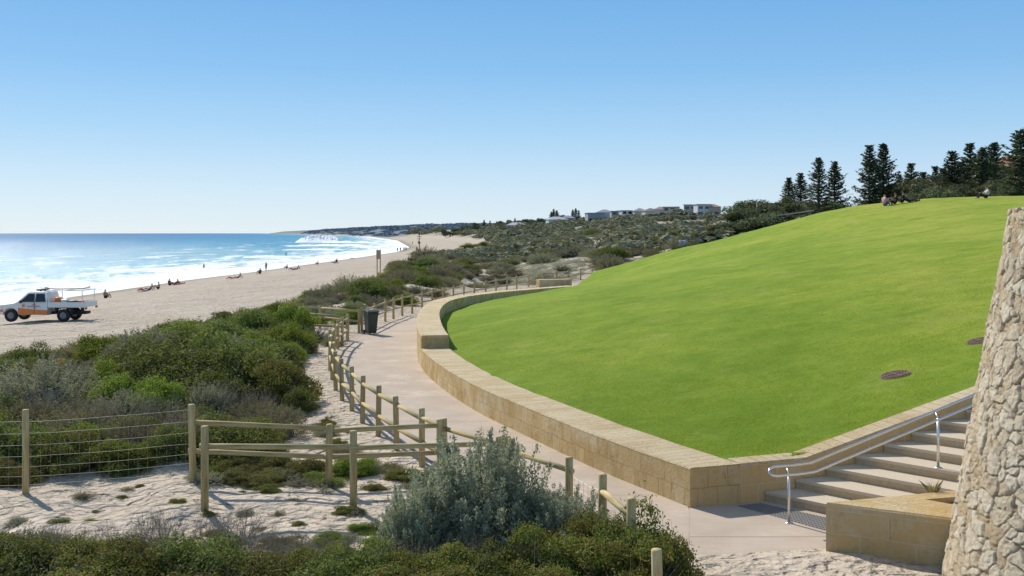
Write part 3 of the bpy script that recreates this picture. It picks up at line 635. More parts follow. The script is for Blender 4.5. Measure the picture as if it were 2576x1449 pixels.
key=[('b',-8,36.3,1.25,1.15),('b',-8.9,41,1.2,1.5),('d',-10.4,40,1.3,1.3),('d',-8.7,26,1.7,1.5),('d',-7.2,26.4,1.6,1.5),('o',-6.0,25.6,1.25,1.3),('d',-7.9,28.5,1.8,1.45),('d',-10,29,1.7,1.3),
('b',-12.6,38.5,1.9,1.2),('d',-11.0,37.5,1.5,1.2),('g',-12.8,35,1.8,1.2),('b',-8,22.9,.85,.95),('b',-9.3,24.3,1,1),('n',-5.2,21.6,.9,.75),('g',-11.3,24,1.6,1.35),('g',-13.2,24.6,1.5,1.3),('g',-12.2,26.5,1.6,1.2),
('d',-9.3,18.5,.95,.85),('o',-8.2,18.3,.8,.75),('d',-10.3,19,1.1,.9),('b',-7.2,18.5,.75,.6),('d',-6.4,18.9,.7,.6),('o',-9.6,17.4,.7,.5),('o',-8.7,17.3,.6,.45),
('o',-4.4,18.3,.6,.35),('o',-3.7,18.0,.55,.35),('b',-2.9,18.25,.5,.35),('o',-5.0,18.1,.5,.3),('o',-4.2,17.6,.45,.2),('b',-3.3,17.5,.45,.22),('g',-7.2,23.3,.9,.85),('g',-9.8,31,1.3,.9),('g',-9.2,33,1.1,.9),
('t',-6.8,23.6,.9,1.0),('t',-6.0,23.4,.8,.9),('t',-7.5,21.5,.8,.8),('t',-6.6,20.6,.8,.7),('t',-5.9,19.9,.7,.6),('n',-6.9,20.9,.9,.6),('n',-5.9,22.8,.8,.6),('t',-10.5,22,1,1),('t',-8.8,21,.8,.8),('n',-8.9,20.8,1,.7),('n',-10.4,21.5,1,.8),('n',-7.6,19.8,.8,.6),
('d',-11.2,21.6,1,.8),('g',-12.4,20.8,1.1,.8),('d',-12,22.3,1.2,.9),('b',-10.9,27.6,1,1.0),('b',-9.4,34.6,1.2,1.0),('g',-10.6,35.8,1.1,1.0),('b',-7.6,31.6,.9,.85),('d',-7.3,30.4,1.1,1.1),('g',-7.0,38.8,.5,.5),('g',-8.8,38.8,.7,.9),('g',-7.6,36.6,.6,.6)]
for kk_ in key: plant(*kk_)
for (x,y,r,h,k) in [(-6.6,12.2,.8,.62,'o'),(-5.9,11.9,.8,.68,'d'),(-5.2,12.1,.8,.62,'o'),(-4.5,11.8,.8,.68,'o'),(-3.8,12.1,.75,.6,'d'),(-3.1,11.9,.75,.62,'o'),(-2.5,12.2,.7,.6,'o'),(-1.9,11.9,.7,.66,'d'),(-1.3,12.2,.65,.6,'o'),(-.7,11.9,.7,.68,'o'),(-.1,12.2,.65,.62,'d'),(.5,12.1,.7,.76,'o'),(1.0,12.5,.72,.92,'o'),(1.5,12.35,.62,.92,'d'),(1.85,12.0,.5,.8,'o'),(1.3,11.6,.8,.8,'o'),(.3,11.4,.8,.65,'o'),(-1,11.3,.8,.62,'o'),(-2.2,11.2,.85,.62,'d'),(-3.6,11.2,.85,.62,'o'),(-5,11.2,.85,.6,'o'),(1.3,12.95,.45,.75,'o'),
 (.75,13.0,.5,.62,'o'),(-2.3,13.2,.45,.32,'o'),(-1.7,13.3,.4,.35,'b'),(-3.1,13.1,.3,.25,'g'),(-1.2,13.6,.5,.25,'o'),(-1.6,14.1,.3,.14,'b'),(-2.6,14.1,.3,.14,'b'),(-3.3,13.9,.3,.12,'o'),(-.9,14.6,.4,.2,'b'),(-2.2,14.75,.3,.12,'b'),
 (-5.9,12.9,.5,.36,'o'),(-6.6,13.3,.5,.34,'g'),(-4.9,12.8,.45,.32,'o'),(-4.0,12.75,.4,.3,'o'),(-2.05,12.95,.28,.32,'g'),(-1.2,12.7,.4,.5,'n'),(-3.4,12.5,.4,.5,'n'),(-5.5,12.5,.45,.55,'n'),(.1,12.7,.4,.55,'n'),
 (-5.4,13.0,.6,.6,'t'),(-4.7,13.1,.6,.65,'t'),(-4.0,13.2,.6,.65,'t'),(-3.5,13.0,.5,.55,'t'),(-3.9,14.3,.6,.5,'t'),(-2.9,12.9,.5,.6,'t'),(-6.1,12.8,.6,.55,'t'),(-.3,13.1,.5,.5,'t'),(-3.2,12.6,.6,.8,'t'),(-1.6,12.9,.5,.6,'t'),(-4.4,12.4,.6,.85,'t'),(-5.8,12.4,.6,.8,'t'),(-2.2,12.5,.6,.8,'t'),(-.6,12.6,.5,.75,'t')]: plant(k,x,y,r,h)
for i in range(46):
    x=random.uniform(-7.5,-1.8);y=random.uniform(13.4,17.3); s_=random.uniform(.1,.26); plant(random.choice('ogotnb'),x,y,s_,s_*random.uniform(.35,.7))
for i in range(26):
    x=random.uniform(-5.6,-1.6);y=random.uniform(16.9,18.6)
    if x>float(fx(y))-.5: continue
    s_=random.uniform(.25,.45); plant(random.choice('oobgn'),x,y,s_,s_*random.uniform(.35,.6))
for i in range(22):
    y=random.uniform(18.5,24); x=float(fx(y))-random.uniform(.5,1.6); s_=random.uniform(.12,.35); plant(random.choice('tgnfo'),x,y,s_,s_*.7)
sb=obj('silver_saltbush',B_silver,None,(-.42,13.9,-.05)); sb.scale=(1.25,1.1,1.55); info(sb,'large silvery blue green saltbush in front of the fence','saltbush')
sb2=obj('silver_saltbush',B_silver,None,(.66,13.5,-.05)); sb2.scale=(.9,.75,.95); sb2.rotation_euler=(0,0,2.1); info(sb2,'smaller silvery saltbush beside the path edge','saltbush')
sb3=obj('silver_saltbush',B_silver,None,(-1.35,13.4,-.05)); sb3.scale=(.6,.6,1.0); sb3.rotation_euler=(0,0,4.1); info(sb3,'small silvery saltbush beside a larger one','saltbush')
sp_=obj('strap_leaf_plant',B_tuft[0],None,(6.05,14.3,.61)); sp_.scale=(.28,.28,.34); info(sp_,'small green strap leaf plant in the gravel planter','plant')
placed=[(q[1],q[2],q[3]) for q in key]
def fill(n_,xr,yr,kinds,rr,test,hr=(.55,.95),sepf=.55):
    c_=0;tries=0
    while c_<n_ and tries<n_*30:
        tries+=1; x=random.uniform(*xr);y=random.uniform(*yr)
        if not test(x,y): continue
        r=random.uniform(*rr)
        if any((x-a)**2+(y-b)**2<(sepf*(r+c))**2 for a,b,c in placed): continue
        placed.append((x,y,r)); plant(random.choice(kinds),x,y,r,r*random.uniform(*hr)); c_+=1
def lane(x,y): return abs(y-(43+(-x-6.7)*.45))<1.6 and x>-14
def toe(y): return float(np.interp(y,[20,36,40,50,60,75,110,200],[-22,-19.5,-17.5,-16.3,-14,-12.8,-12.3,-12]))
fill(140,(-22,-5),(19,40),'ddbbogggntn',(.45,1.3),lambda x,y:x<float(fx(y))-1.3 and x>-.52*y-1.5 and x>toe(y)+.5,(.55,.95),.5)
fill(50,(-18,-7),(40,60),'dggbgnt',(.5,1.0),lambda x,y:x<float(fx(y))-1.5 and not lane(x,y) and x>toe(y)+.8)
fill(95,(-14,-5),(58,125),'ggnngdgb',(.8,1.7),lambda x,y:x<float(fx(y))-2 and x>toe(y)+.5,(.5,.85))
ptr=lambda x,y:x>float(fx(y))+5 and not inside(np.array([x]),np.array([y]),hillpoly)[0]
fill(34,(9,26),(99,150),'nggnd',(1.0,2.0),lambda x,y:ptr(x,y) and x/y<.2,(.4,.7),.5)
fill(20,(-5,14),(86,112),'nggnd',(.7,1.5),lambda x,y:x<float(fx(y))-1.5,(.4,.7),.5)
for i in range(80):
    y=random.uniform(31,40); x=random.uniform(-.52*y,-.36*y)
    if x<toe(y)-.6: continue
    plant('p',x,y,random.uniform(.5,.9),random.uniform(.2,.42))
for i in range(250):
    y=random.uniform(30,42) if i<110 else random.uniform(40,115); x=toe(y)+abs(random.gauss(0,1.4))-.2
    s_=random.uniform(.55,1.1); plant('f',x,y,s_,s_*random.uniform(.7,1.0))
fill(200,(-12,40),(100,230),'gnngdgnd',(1.0,2.7),lambda x,y:(x/y<.2) and not(x>2 and y<100) and vn(x/9,y/9,51)>.42 and not inside(np.array([x]),np.array([y]),hillpoly)[0],(.35,.7),.42)
tpl=[]
for _ in range(7):
    u=unit(110); u[:,2]=np.abs(u[:,2]); P=u*rng.uniform(.5,1.15,(110,1))*np.array([1,rng.uniform(.7,1.3),1]); tpl.append(leaves(P,u,.22,.6,.5))
Vs=[]; c_=0
while c_<5000:
    y=float(np.exp(rng.uniform(math.log(115),math.log(1500)))); x=rng.uniform(-20,.36*y+5) if y<700 else rng.uniform(float(shore(y))+45,.2*y)
    u_=x-float(shore(y))
    if u_<38 or .7*vn(x/(20+y*.03),y/(24+y*.06),50)+.3*vn(x/7,y/9,52)<.51: continue
    s_=float(np.clip(rng.lognormal(0,.45),.45,2.6))*(1+y/420); t=tpl[rng.integers(7)]*np.array([s_,s_,s_*rng.uniform(.35,.7)])
    Vs.append(t+np.array([x,y,0])); c_+=1
Vc=np.array([v.mean(0) for v in Vs]); zc=T(Vc[:,0],Vc[:,1]); V=np.vstack([v+np.array([0,0,z]) for v,z in zip(Vs,zc)])
fs=obj('dune_scrub',mesh('dune_scrub',V,np.arange(len(V)).reshape(-1,4),[L_far])); fs["kind"]='stuff'; info(fs,'low grey green scrub covering the distant dunes','scrub')
# ------------------------------------------------------------ trees
def pinemesh(seed,H_=12.):
    Ps=[];Ns=[];mb=MB(); R=H_*.225
    mb.tube([(0,0,-.5),(0,0,H_*.5),(0,0,H_*.99)],[.22,.13,.03],8)
    z=H_*.06
    while z<H_*.97:
        f=1-z/H_; L=R*(.08+1.05*f**.85)*random.uniform(.75,1.12); nb=7 if f>.25 else 5; a0=random.random()*6
        for b in range(nb):
            if random.random()<.08: continue
            th=a0+6.283*b/nb+random.uniform(-.25,.25); l=L*random.uniform(.65,1.2); up=random.uniform(.08,.25)+.35*(1-f)
            d=np.array([math.cos(th),math.sin(th),up]); mb.tube([(0,0,z),tuple(np.array([0,0,z])+d*l*.95)],[.045,.015],3,0,False)
            k=int(16+32*l/R); t=rng.uniform(.15,1.05,k); side=np.array([-math.sin(th),math.cos(th),0]); wv=rng.normal(0,.14*l+.04,k)*(1.1-.5*t)
            P=np.array([0,0,z])+d*(t*l)[:,None]+side*wv[:,None]+np.stack([0*t,0*t,rng.normal(.06,.06,k)+.14*t*t*l],1); Ps.append(P); Ns.append(np.tile([0,0,1.],(k,1)))
        z+=H_*.050*random.uniform(.85,1.2)*(.5+.65*f)
    P=np.vstack(Ps); V=leaves(P,np.vstack(Ns),.22,.36,.5)
    return mb.me('trunk',[M_bark]),mesh('crown',V,np.arange(len(V)).reshape(-1,4),[L_pine])
PMs=[pinemesh(i) for i in range(6)]
def pine(x,y,z,h,label,wide=1):
    t,c=random.choice(PMs); e=empty('norfolk_pine',(x,y,z),random.random()*6,(h/12*wide,h/12*wide,h/12)); obj('trunk',t,e);obj('crown',c,e); info(e,label,'pine tree','norfolk pines along the coast')
def gz(x,y): return Tz(x,y)
for r,dist,ztop,w in [(.278,185,14.8,1.3),(.290,182,15.4,1.35),(.308,165,16.9,1.25),(.324,175,17.2,1.25),(.359,165,19.0,1.2),(.373,168,19.6,1.25),(.389,190,15.8,1.15),(.401,185,17.4,1.3),(.413,200,16.8,1.4),(.442,160,17.8,1.45),(.451,175,17.0,1.4),(.460,165,19.3,1.3),(.473,160,18.3,1.4),(.484,168,19.7,1.3),(.499,200,17.9,1.3),(.511,120,17.1,1.5),(.425,190,17.2,1.3),(.433,185,16.6,1.4),(.492,185,16.8,1.3)]:
    zb=gz(r*dist,dist)-.5; pine(r*dist,dist,zb,ztop-zb,'tall dark norfolk pine with tiered branches behind the lawn',w)
for r,dist,h in [(.0419,700,13),(.0395,705,11.5),(.045,702,12),(.061,690,10),(.064,690,10.5),(.067,695,9),(-.028,850,10),(-.022,850,9),(-.0155,850,8),(.003,800,8)]:
    pine(r*dist,dist,gz(r*dist,dist)-.5,h,'small distant norfolk pine near the houses',1.2)
def treemesh(lm,ncl=26,nl=5200,ls=.16):
    mb=MB(); mb.tube([(0,0,-.4),(.1,0,1.2),(.2,.1,2.4)],[.25,.2,.15],8)
    cs=[]
    for i in range(ncl):
        th=random.random()*6.28; r=2.6*math.sqrt(random.random()); z=1.0+3.4*random.random()*(1-.4*r/2.6); c=np.array([r*math.cos(th),r*math.sin(th),z]); cs.append(c)
        mb.tube([(.15,.08,1.9),tuple((c+np.array([.15,.08,1.9]))/2+np.array([0,0,-.1])),tuple(c)],[.08,.05,.02],4,0,False)
    cs=np.array(cs); pk=rng.integers(0,ncl,nl); u=unit(nl); P=cs[pk]+u*(.95*rng.random((nl,1))**.4)*np.array([1,1,.7])
    V=leaves(P,u,ls,.5,.5); return mb.me('trunk',[M_bark]),mesh('crown',V,np.arange(len(V)).reshape(-1,4),[lm])
TM=[treemesh(L_tree) for _ in range(3)]; TMF=[treemesh(L_treefar,18,1500,.28) for _ in range(3)]
def tree(x,y,z,s,label,w=1,far=False):
    t,c=random.choice(TMF if far else TM); e=empty('broadleaf_tree',(x,y,z),random.random()*6,(s*w,s*w,s)); obj('trunk',t,e);obj('crown',c,e); info(e,label,'tree','coastal trees')
for r,dist,s,w in [(.222,122,.70,1.4),(.236,120,.92,1.4),(.250,122,.85,1.5),(.262,128,.72,1.5),(.243,135,1.0,1.5),(.275,150,.8,1.5),(.198,118,.5,.7),(.41,155,1.45,1.2),(.425,150,1.35,1.2),(.445,150,1.45,1.2),(.47,150,1.35,1.3),(.49,145,1.4,1.2),(.50,150,1.6,1.2),(.35,175,1.05,1.3),(.33,180,1.0,1.3),(.38,175,1.2,1.3),(.30,170,.9,1.5),(.315,172,.95,1.5),(.415,170,1.9,1.1),(.395,175,1.6,1.2),(.455,170,1.9,1.2),(.437,172,1.8,1.2),(.48,170,1.9,1.2)]:
    tree(r*dist,dist,gz(r*dist,dist)-.2,s,'olive green coastal tree with dense uneven crown',w)
for r,dist in [(-.062,780),(-.055,790),(-.049,780),(-.042,785),(-.036,775),(-.006,800),(.003,760),(.01,760),(.018,740),(.028,740),(.035,720),(.05,720),(.022,720),(.075,680),(.083,650),(.18,420),(.2,400),(.165,430),(.10,540),(.122,535),(.135,525),(.15,510),(.185,490),(.112,545),(.142,515),(.172,495),(.195,480),(.128,530),(.096,560)]:
    tree(r*dist,dist,gz(r*dist,dist)-.5,random.uniform(.5,.85) if r>.06 else random.uniform(1.2,1.8),'dark rounded tree among distant houses',1.6,True)
# ------------------------------------------------------------ houses
def hm(n,c): return simple(n,c,tuple(q*.85 for q in c),.8,.8,0,0)
WALLS=[hm('render_white',(.56,.58,.60)),hm('render_cream',(.48,.46,.41)),hm('render_grey',(.32,.35,.38)),hm('render_tan',(.44,.38,.31))]
ROOFS=[hm('roof_terracotta',(.38,.25,.19)),hm('roof_grey',(.30,.32,.36)),hm('roof_light',(.50,.53,.56)),hm('roof_brown',(.28,.23,.21))]
def house(x,y,w,d,h,ro,wm,rm,label,flat=False):
    z=gz(x,y)-.3; e=empty('house',(x,y,z),ro); info(e,label,'house','houses on the coastal hillside')
    mb=MB(); mb.box((0,0,h/2),(w,d,h)); obj('wall',mb.me('wall',[wm]),e)
    mb=MB()
    if flat: mb.box((0,0,h+.15),(w+.8,d+.8,.3))
    else:
        a,b=w/2+.5,d/2+.5; k=max(a-b,.3); rh=h+min(a,b)*.4
        V=[(-a,-b,h),(a,-b,h),(a,b,h),(-a,b,h),(-k,0,rh),(k,0,rh)]; mb.add(V,[(0,1,5,4),(1,2,5),(2,3,4,5),(3,0,4),(3,2,1,0)])
    obj('roof',mb.me('roof',[rm]),e)
    for fl in range(max(1,int(h//2.8))):
        for i in range(int(w//3.2)):
            mb=MB(); mb.box((-w/2+1.7+i*3.2,-d/2-.02,fl*2.9+1.6),(1.9,.08,1.3)); obj('window',mb.me('window',[M_glass]),e)
    mb=MB(); mb.box((w/2-.8,-d/2-.03,1.05),(.9,.08,2.1)); obj('door',mb.me('door',[M_grey]),e)
for i,(r,dist,w,d,h,f,wi,ri,lb_) in enumerate([
 (.006,690,16,8,3.0,0,0,2,'low white house with pale roof near the dunes'),(.045,660,13,9,4.2,0,0,2,'white house with light roof on the hill'),(.056,670,10,8,4.0,0,2,1,'grey house among trees on the hill'),
 (.083,590,10,8,5.4,1,2,1,'grey two storey house with flat roof'),(.093,600,10,8,5.4,0,0,1,'white two storey house on the hillside'),(.107,570,9,8,5.6,1,2,1,'modern grey house with flat roof'),(.116,565,10,8,5.6,1,0,2,'large pale flat roofed house on the hill'),(.128,560,8,8,4.8,0,1,1,'cream house with grey roof on the hill'),
 (.139,550,8,7,4.8,0,1,3,'cream house with brown roof on the ridge'),(.149,535,7,7,5.0,0,0,0,'white house with terracotta roof on the ridge'),(.160,530,8,7,5.6,1,1,0,'cream house with terracotta roof on the ridge'),(.180,520,7,7,6,1,2,2,'grey flat roofed house on the ridge'),(.191,510,7,7,6,1,0,1,'white flat roofed house on the ridge'),(.202,510,7,7,4.8,0,3,0,'tan house with tiled roof on the ridge')]):
    house(r*dist,dist,w,d,h,random.uniform(-.3,.3),WALLS[wi],ROOFS[ri],lb_,f)
W2=hm('apartment_cream',(.52,.44,.33)); W3=hm('tan_brick',(.42,.30,.22)); R2=hm('terracotta_tiles',(.42,.19,.11))
for r,dist,w,d,h,lb_ in [(.515,215,20,12,12,'large cream apartment house with terracotta tiled roof'),(.497,205,12,10,8,'cream house with terracotta roof among pines'),(.408,215,14,10,8.5,'tan house with terracotta roof behind pines'),(.42,220,12,10,8,'tan brick house with tiled roof behind trees')]:
    house(r*dist,dist,w,d,h,-.3,W2 if r>.45 else W3,R2,lb_)
Vs=[]
for i in range(1100):
    y=rng.uniform(1500,5200); x=float(shore(y))+rng.uniform(8,300+.02*y); s_=rng.uniform(4,8)
    Vs.append(tpl[i%5]*np.array([s_*2,s_,s_*.5])+np.array([x,y,Tz(x,y)]))
V=np.vstack(Vs); L_head=leafmat('headland_leaves',[(.15,.20,.25),(.19,.24,.29),(.17,.22,.25)],.0,.9,.05)  # blue-grey leaf colours carry the distance haze
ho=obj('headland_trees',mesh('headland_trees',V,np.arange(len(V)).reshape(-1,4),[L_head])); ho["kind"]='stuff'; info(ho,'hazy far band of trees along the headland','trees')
# breaking waves: broad sloping white water with ragged crests
M_foam=simple('foam',(.90,.92,.93),(.82,.88,.91),2,.9,.4,.1)
def wave(x,y,L,h,rot,label,dp=12):
    nu,nv=120,26; t=np.linspace(-1,1,nu)[:,None]; q=np.linspace(-1,1,nv)[None]
    prof=np.where(q<.7,((q+1)/1.7)**1.2,(1-q)/.3)
    e=(1-t*t)**.5*(.35+.95*vn(t*L*.09+0*q,y*.13+0*q,61))
    z=h*prof*e*(1+.35*fbm(t*L*.5+0*q,q*3+0*t,62))-.06-.1*(prof<.02)
    X_=t*L/2+0*q; Y_=q*dp/2+1.5*np.sin(t*2.2+1)
    idx=np.arange(nu*nv).reshape(nu,nv); F=np.stack([idx[:-1,:-1],idx[1:,:-1],idx[1:,1:],idx[:-1,1:]],-1).reshape(-1,4)
    o=obj('breaking_wave',mesh('breaking_wave',np.stack([X_.ravel(),Y_.ravel(),z.ravel()],1),F,[M_foam],smooth=True),None,(x,y,-2.98)); o.rotation_euler=(0,0,rot); info(o,label,'wave')
wave(-150,770,34,5.0,.05,'white breaking wave with spray',18); wave(-122,745,40,1.6,.1,'white water in front of a breaking wave',20); wave(-215,1150,30,4.0,.1,'small distant white breaking wave',18); wave(-104,560,44,1.2,.15,'long low line of white water',14); wave(-86,430,26,.8,.2,'low line of white water near the beach',9); wave(-74,520,20,.8,.1,'low white water close to the beach',9)
wave(-74,150,14,.5,.5,'low foaming shore wave',4); wave(-66,215,14,.6,.6,'low foaming shore wave',5); wave(-72,300,18,.7,.4,'low foaming wave off the beach',6)
# ------------------------------------------------------------ pickup truck
M_cream=simple('cream_board',(.72,.66,.50),(.66,.6,.45),2,.35,0,0)
def ute(x,y,z):
    e=empty('pickup_truck',(x,y,z)); info(e,'white beach patrol pickup truck with orange stripe on the sand','pickup truck')
    def ar(cx,r=.46,cz=.38,n_=9): return [(cx+r*math.cos(a),cz+r*math.sin(a)) for a in np.linspace(math.radians(172),math.radians(8),n_)]
    low=[(-2.62,.50),(-2.15,.42)]+ar(-1.72)+[(-1.2,.42),(.48,.42)]
    up=[(.48,1.12),(.46,1.22),(.36,1.74),(.2,1.80),(-.55,1.80),(-.72,1.76),(-1.32,1.20),(-1.5,1.13),(-2.35,1.02),(-2.6,.88),(-2.68,.68)]
    prof=low+up; n_=len(prof)
    def yw(xx,zz): 
        w=.91 if zz<1.16 else .91-.17*(zz-1.16)/.6
        if xx<-2.3: w-=.10*(-2.3-xx)/.3
        return w
    V=[(a,-yw(a,b),b) for a,b in prof]+[(a,yw(a,b),b) for a,b in prof]
    F=[tuple(range(n_)),tuple(range(2*n_-1,n_-1,-1))]+[((i+1)%n_,i,n_+i,n_+(i+1)%n_) for i in range(n_)]
    me=mesh('body',V,F,[M_white]); bevel(me,.03,2); body=obj('body',me,e); body["label"]='white painted cab and bonnet'
    for s in(-1,1):
        def pan(pts,off=.012,name='window',mt=M_glass):
            mb=MB(); a=[(p,s*(yw(p,q)+off),q) for p,q in pts]; b=[(p,s*(yw(p,q)-.03),q) for p,q in pts]; k=len(pts)
            mb.add(a+b,[tuple(range(k)) if s<0 else tuple(range(k))[::-1]]+[((i+1)%k,i,k+i,k+(i+1)%k) for i in range(k)]); return obj(name,mb.me(name,[mt]),e)
        pan([(-1.17,1.20),(-.32,1.20),(-.32,1.68),(-.68,1.68)]); pan([(-.24,1.20),(.34,1.20),(.27,1.68),(-.24,1.68)])
        pan([(-1.25,.43),(.48,.43),(.48,.70),(-.4,.74),(-1.27,.84)],.018,'stripe',M_orange)
        pan([(-2.55,.60),(-2.19,.60),(-2.19,.74),(-2.58,.70)],.018,'stripe',M_orange)
        for q in ([(-1.02,.90),(-.90,.90),(-.90,1.02),(-1.02,1.02)],[(-.98,1.04),(-.93,1.04),(-.93,1.08),(-.98,1.08)]): pan(q,.018,'emblem',M_orange)
        for i in range(6): pan([(-.72+i*.13,.90),(-.65+i*.13,.90),(-.65+i*.13,.96),(-.72+i*.13,.96)],.018,'lettering',M_orange)
        pan([(-.30,.50),(-.285,.50),(-.285,1.18),(-.30,1.18)],.021,'door_gap',M_black)
        pan([(-.45,1.02),(-.33,1.02),(-.33,1.05),(-.45,1.05)],.03,'handle',M_grey)
        mb=MB(); mb.box((-1.05,s*1.03,1.22),(.10,.2,.16)); o=obj('wing_mirror',bevel(mb.me('wing_mirror',[M_black]),.02),e)
        mb=MB(); mb.prism([(-2.66,.80),(-2.40,.84),(-2.42,.97),(-2.60,.93)],s*.60,s*.845); obj('headlight',mb.me('headlight',[M_grey]),e)
        for wx_ in(-1.72,1.42):
            wh=empty('wheel',(wx_,s*.80,.38)); wh.parent=e
            mb=MB(); R=[(.20,-.12),(.36,-.12),(.385,-.07),(.385,.07),(.36,.12),(.20,.12)]; V=[];F=[]
            for i in range(28):
                a=6.283*i/28; V+=[(r*math.cos(a),yy_,r*math.sin(a)) for r,yy_ in R]
            for i in range(28):
                for j in range(6): F.append((i*6+j,i*6+(j+1)%6,((i+1)%28)*6+(j+1)%6,((i+1)%28)*6+j))
            obj('tyre',mesh('tyre',V,F,[M_black],smooth=True),wh)
            mb=MB(); mb.tube([(0,-.09,0),(0,.09,0)],.205,20)
            for i in range(6):
                a=i*1.047; mb.tube([(.04*math.cos(a),s*.10,.04*math.sin(a)),(.19*math.cos(a),s*.11,.19*math.sin(a))],.022,5)
            obj('rim',mb.me('rim',[M_grey]),wh)
    mb=MB(); mb.add([(-1.302,-.72,1.249),(-1.302,.72,1.249),(-.762,.66,1.759),(-.762,-.66,1.759)],[(0,1,2,3)])
    obj('windscreen',mb.me('windscreen',[M_glass]),e)
    mb=MB(); mb.box((-2.62,0,.52),(.16,1.6,.2)); mb.box((-2.66,0,.74),(.05,.9,.12)); obj('bumper',bevel(mb.me('bumper',[M_black]),.02),e)
    mb=MB(); mb.box((.9,0,.50),(3.3,.7,.16)); mb.box((.2,0,.45),(.5,1.4,.1)); mb.tube([(1.42,-.8,.38),(1.42,.8,.38)],.06,8); mb.tube([(-1.72,-.8,.38),(-1.72,.8,.38)],.06,8); obj('chassis',mb.me('chassis',[M_black]),e)
    mb=MB(); mb.box((1.62,0,.90),(2.16,1.86,.07)); mb.box((1.62,-.93,1.05),(2.18,.035,.26)); mb.box((1.62,.93,1.05),(2.18,.035,.26)); mb.box((2.71,0,1.05),(.035,1.82,.26)); mb.box((.54,0,1.15),(.04,1.82,.46))
    obj('tray',mb.me('tray',[M_white]),e)["label"]='white drop side tray'
    for s in (-1,1):
        mb=MB(); mb.prism([(.93,.50),(.93,.86),(1.93,.86),(1.93,.50),(1.87,.50),(1.80,.80),(1.06,.80),(.99,.50)],s*.62,s*.9); obj('mudguard',mb.me('mudguard',[M_black]),e)
        mb=MB(); mb.box((2.735,s*.75,.80),(.04,.25,.12)); obj('tail_light',mb.me('tail_light',[M_red]),e)
    mb=MB()
    for s in(-1,1):
        for px_ in(.58,2.55): mb.tube([(px_,s*.86,.93),(px_,s*.86,1.86)],.025,8)
        mb.tube([(.4,s*.86,1.87),(2.66,s*.86,1.87)],.025,8)
    for px_ in(.58,1.5,2.55): mb.tube([(px_,-.86,1.87),(px_,.86,1.87)],.02,8)
    obj('ladder_rack',mb.me('ladder_rack',[M_white],True),e)
    V=[];F=[];k=22
    for i in range(k):
        t=i/(k-1); w=.29*math.sin(math.pi*min(.98,max(.02,t))**.9)**.55; rk=.10*(2*t-1)**4
        for (a,b) in((-1,0),(-.6,.05),(0,.065),(.6,.05),(1,0),(.5,-.04),(-.5,-.04)): V.append((t*2.75,a*w,b+rk))
    for i in range(k-1):
        for j in range(7): F.append((i*7+j,i*7+(j+1)%7,(i+1)*7+(j+1)%7,(i+1)*7+j))
    F+=[tuple(range(7))[::-1],tuple(range((k-1)*7,k*7))]
    rb=obj('rescue_board',mesh('rescue_board',V,F,[M_cream],smooth=True),None,(x-.05,y-.1,z+1.955)); info(rb,'cream rescue surfboard lying on the truck rack','surfboard')
    mb=MB(); mb.box((-.2,0,1.90),(.3,1.1,.10)); mb.box((-.2,-.3,1.83),(.1,.08,.06)); mb.box((-.2,.3,1.83),(.1,.08,.06)); obj('light_bar',bevel(mb.me('light_bar',[M_dark]),.02),e)
    for i,(tx_,m_,d_) in enumerate([(.85,M_orange,(.3,.4,.5)),(1.25,M_white,(.35,.5,.38)),(1.7,M_dark,(.4,.5,.3)),(2.2,M_red,(.25,.3,.3))]):
        mb=MB(); mb.box((0,0,d_[2]/2),d_); mb.box((0,0,d_[2]+.03),(d_[0]*.5,.04,.03)); bx_=obj('storage_box',bevel(mb.me('storage_box',[m_]),.02),None,(x+tx_,y-.2,z+.937)); info(bx_,'small equipment box standing on the truck tray','box','boxes on the truck tray')
ute(-28.3,60.5,Tz(-28.3,60.5)+.01)
# ------------------------------------------------------------ wheelie bin
e=empty('wheelie_bin',(-6.12,43.2,.0),.5,(.85,.85,.97)); info(e,'dark green wheeled rubbish bin with lid by the fence','bin')
mb=MB(); a,b=.22,.27; c,d=.28,.34
mb.add([(-a,-a,.06),(a,-a,.06),(a,b,.06),(-a,b,.06),(-c,-d,.98),(c,-d,.98),(c,d,.98),(-c,d,.98)],[(3,2,1,0),(4,5,6,7),(0,1,5,4),(1,2,6,5),(2,3,7,6),(3,0,4,7)])
mb.box((0,-.30,.93),(.62,.12,.06)); obj('body',bevel(mb.me('body',[M_dark]),.015),e)
mb=MB(); mb.prism([(-.38,.985),(.40,.985),(.40,1.03),(.1,1.10),(-.2,1.09),(-.38,1.03)],-.31,.31); o=obj('lid',bevel(mb.me('lid',[M_dark]),.012),e); o.rotation_euler=(0,0,1.5708)
mb=MB(); mb.tube([(-.24,.42,1.0),(.24,.42,1.0)],.018,8); obj('handle',mb.me('handle',[M_dark]),e)
for s in(-1,1):
    mb=MB(); mb.tube([(s*.25,.27,.1),(s*.31,.27,.1)],.1,16); obj('wheel',mb.me('wheel',[M_black]),e)
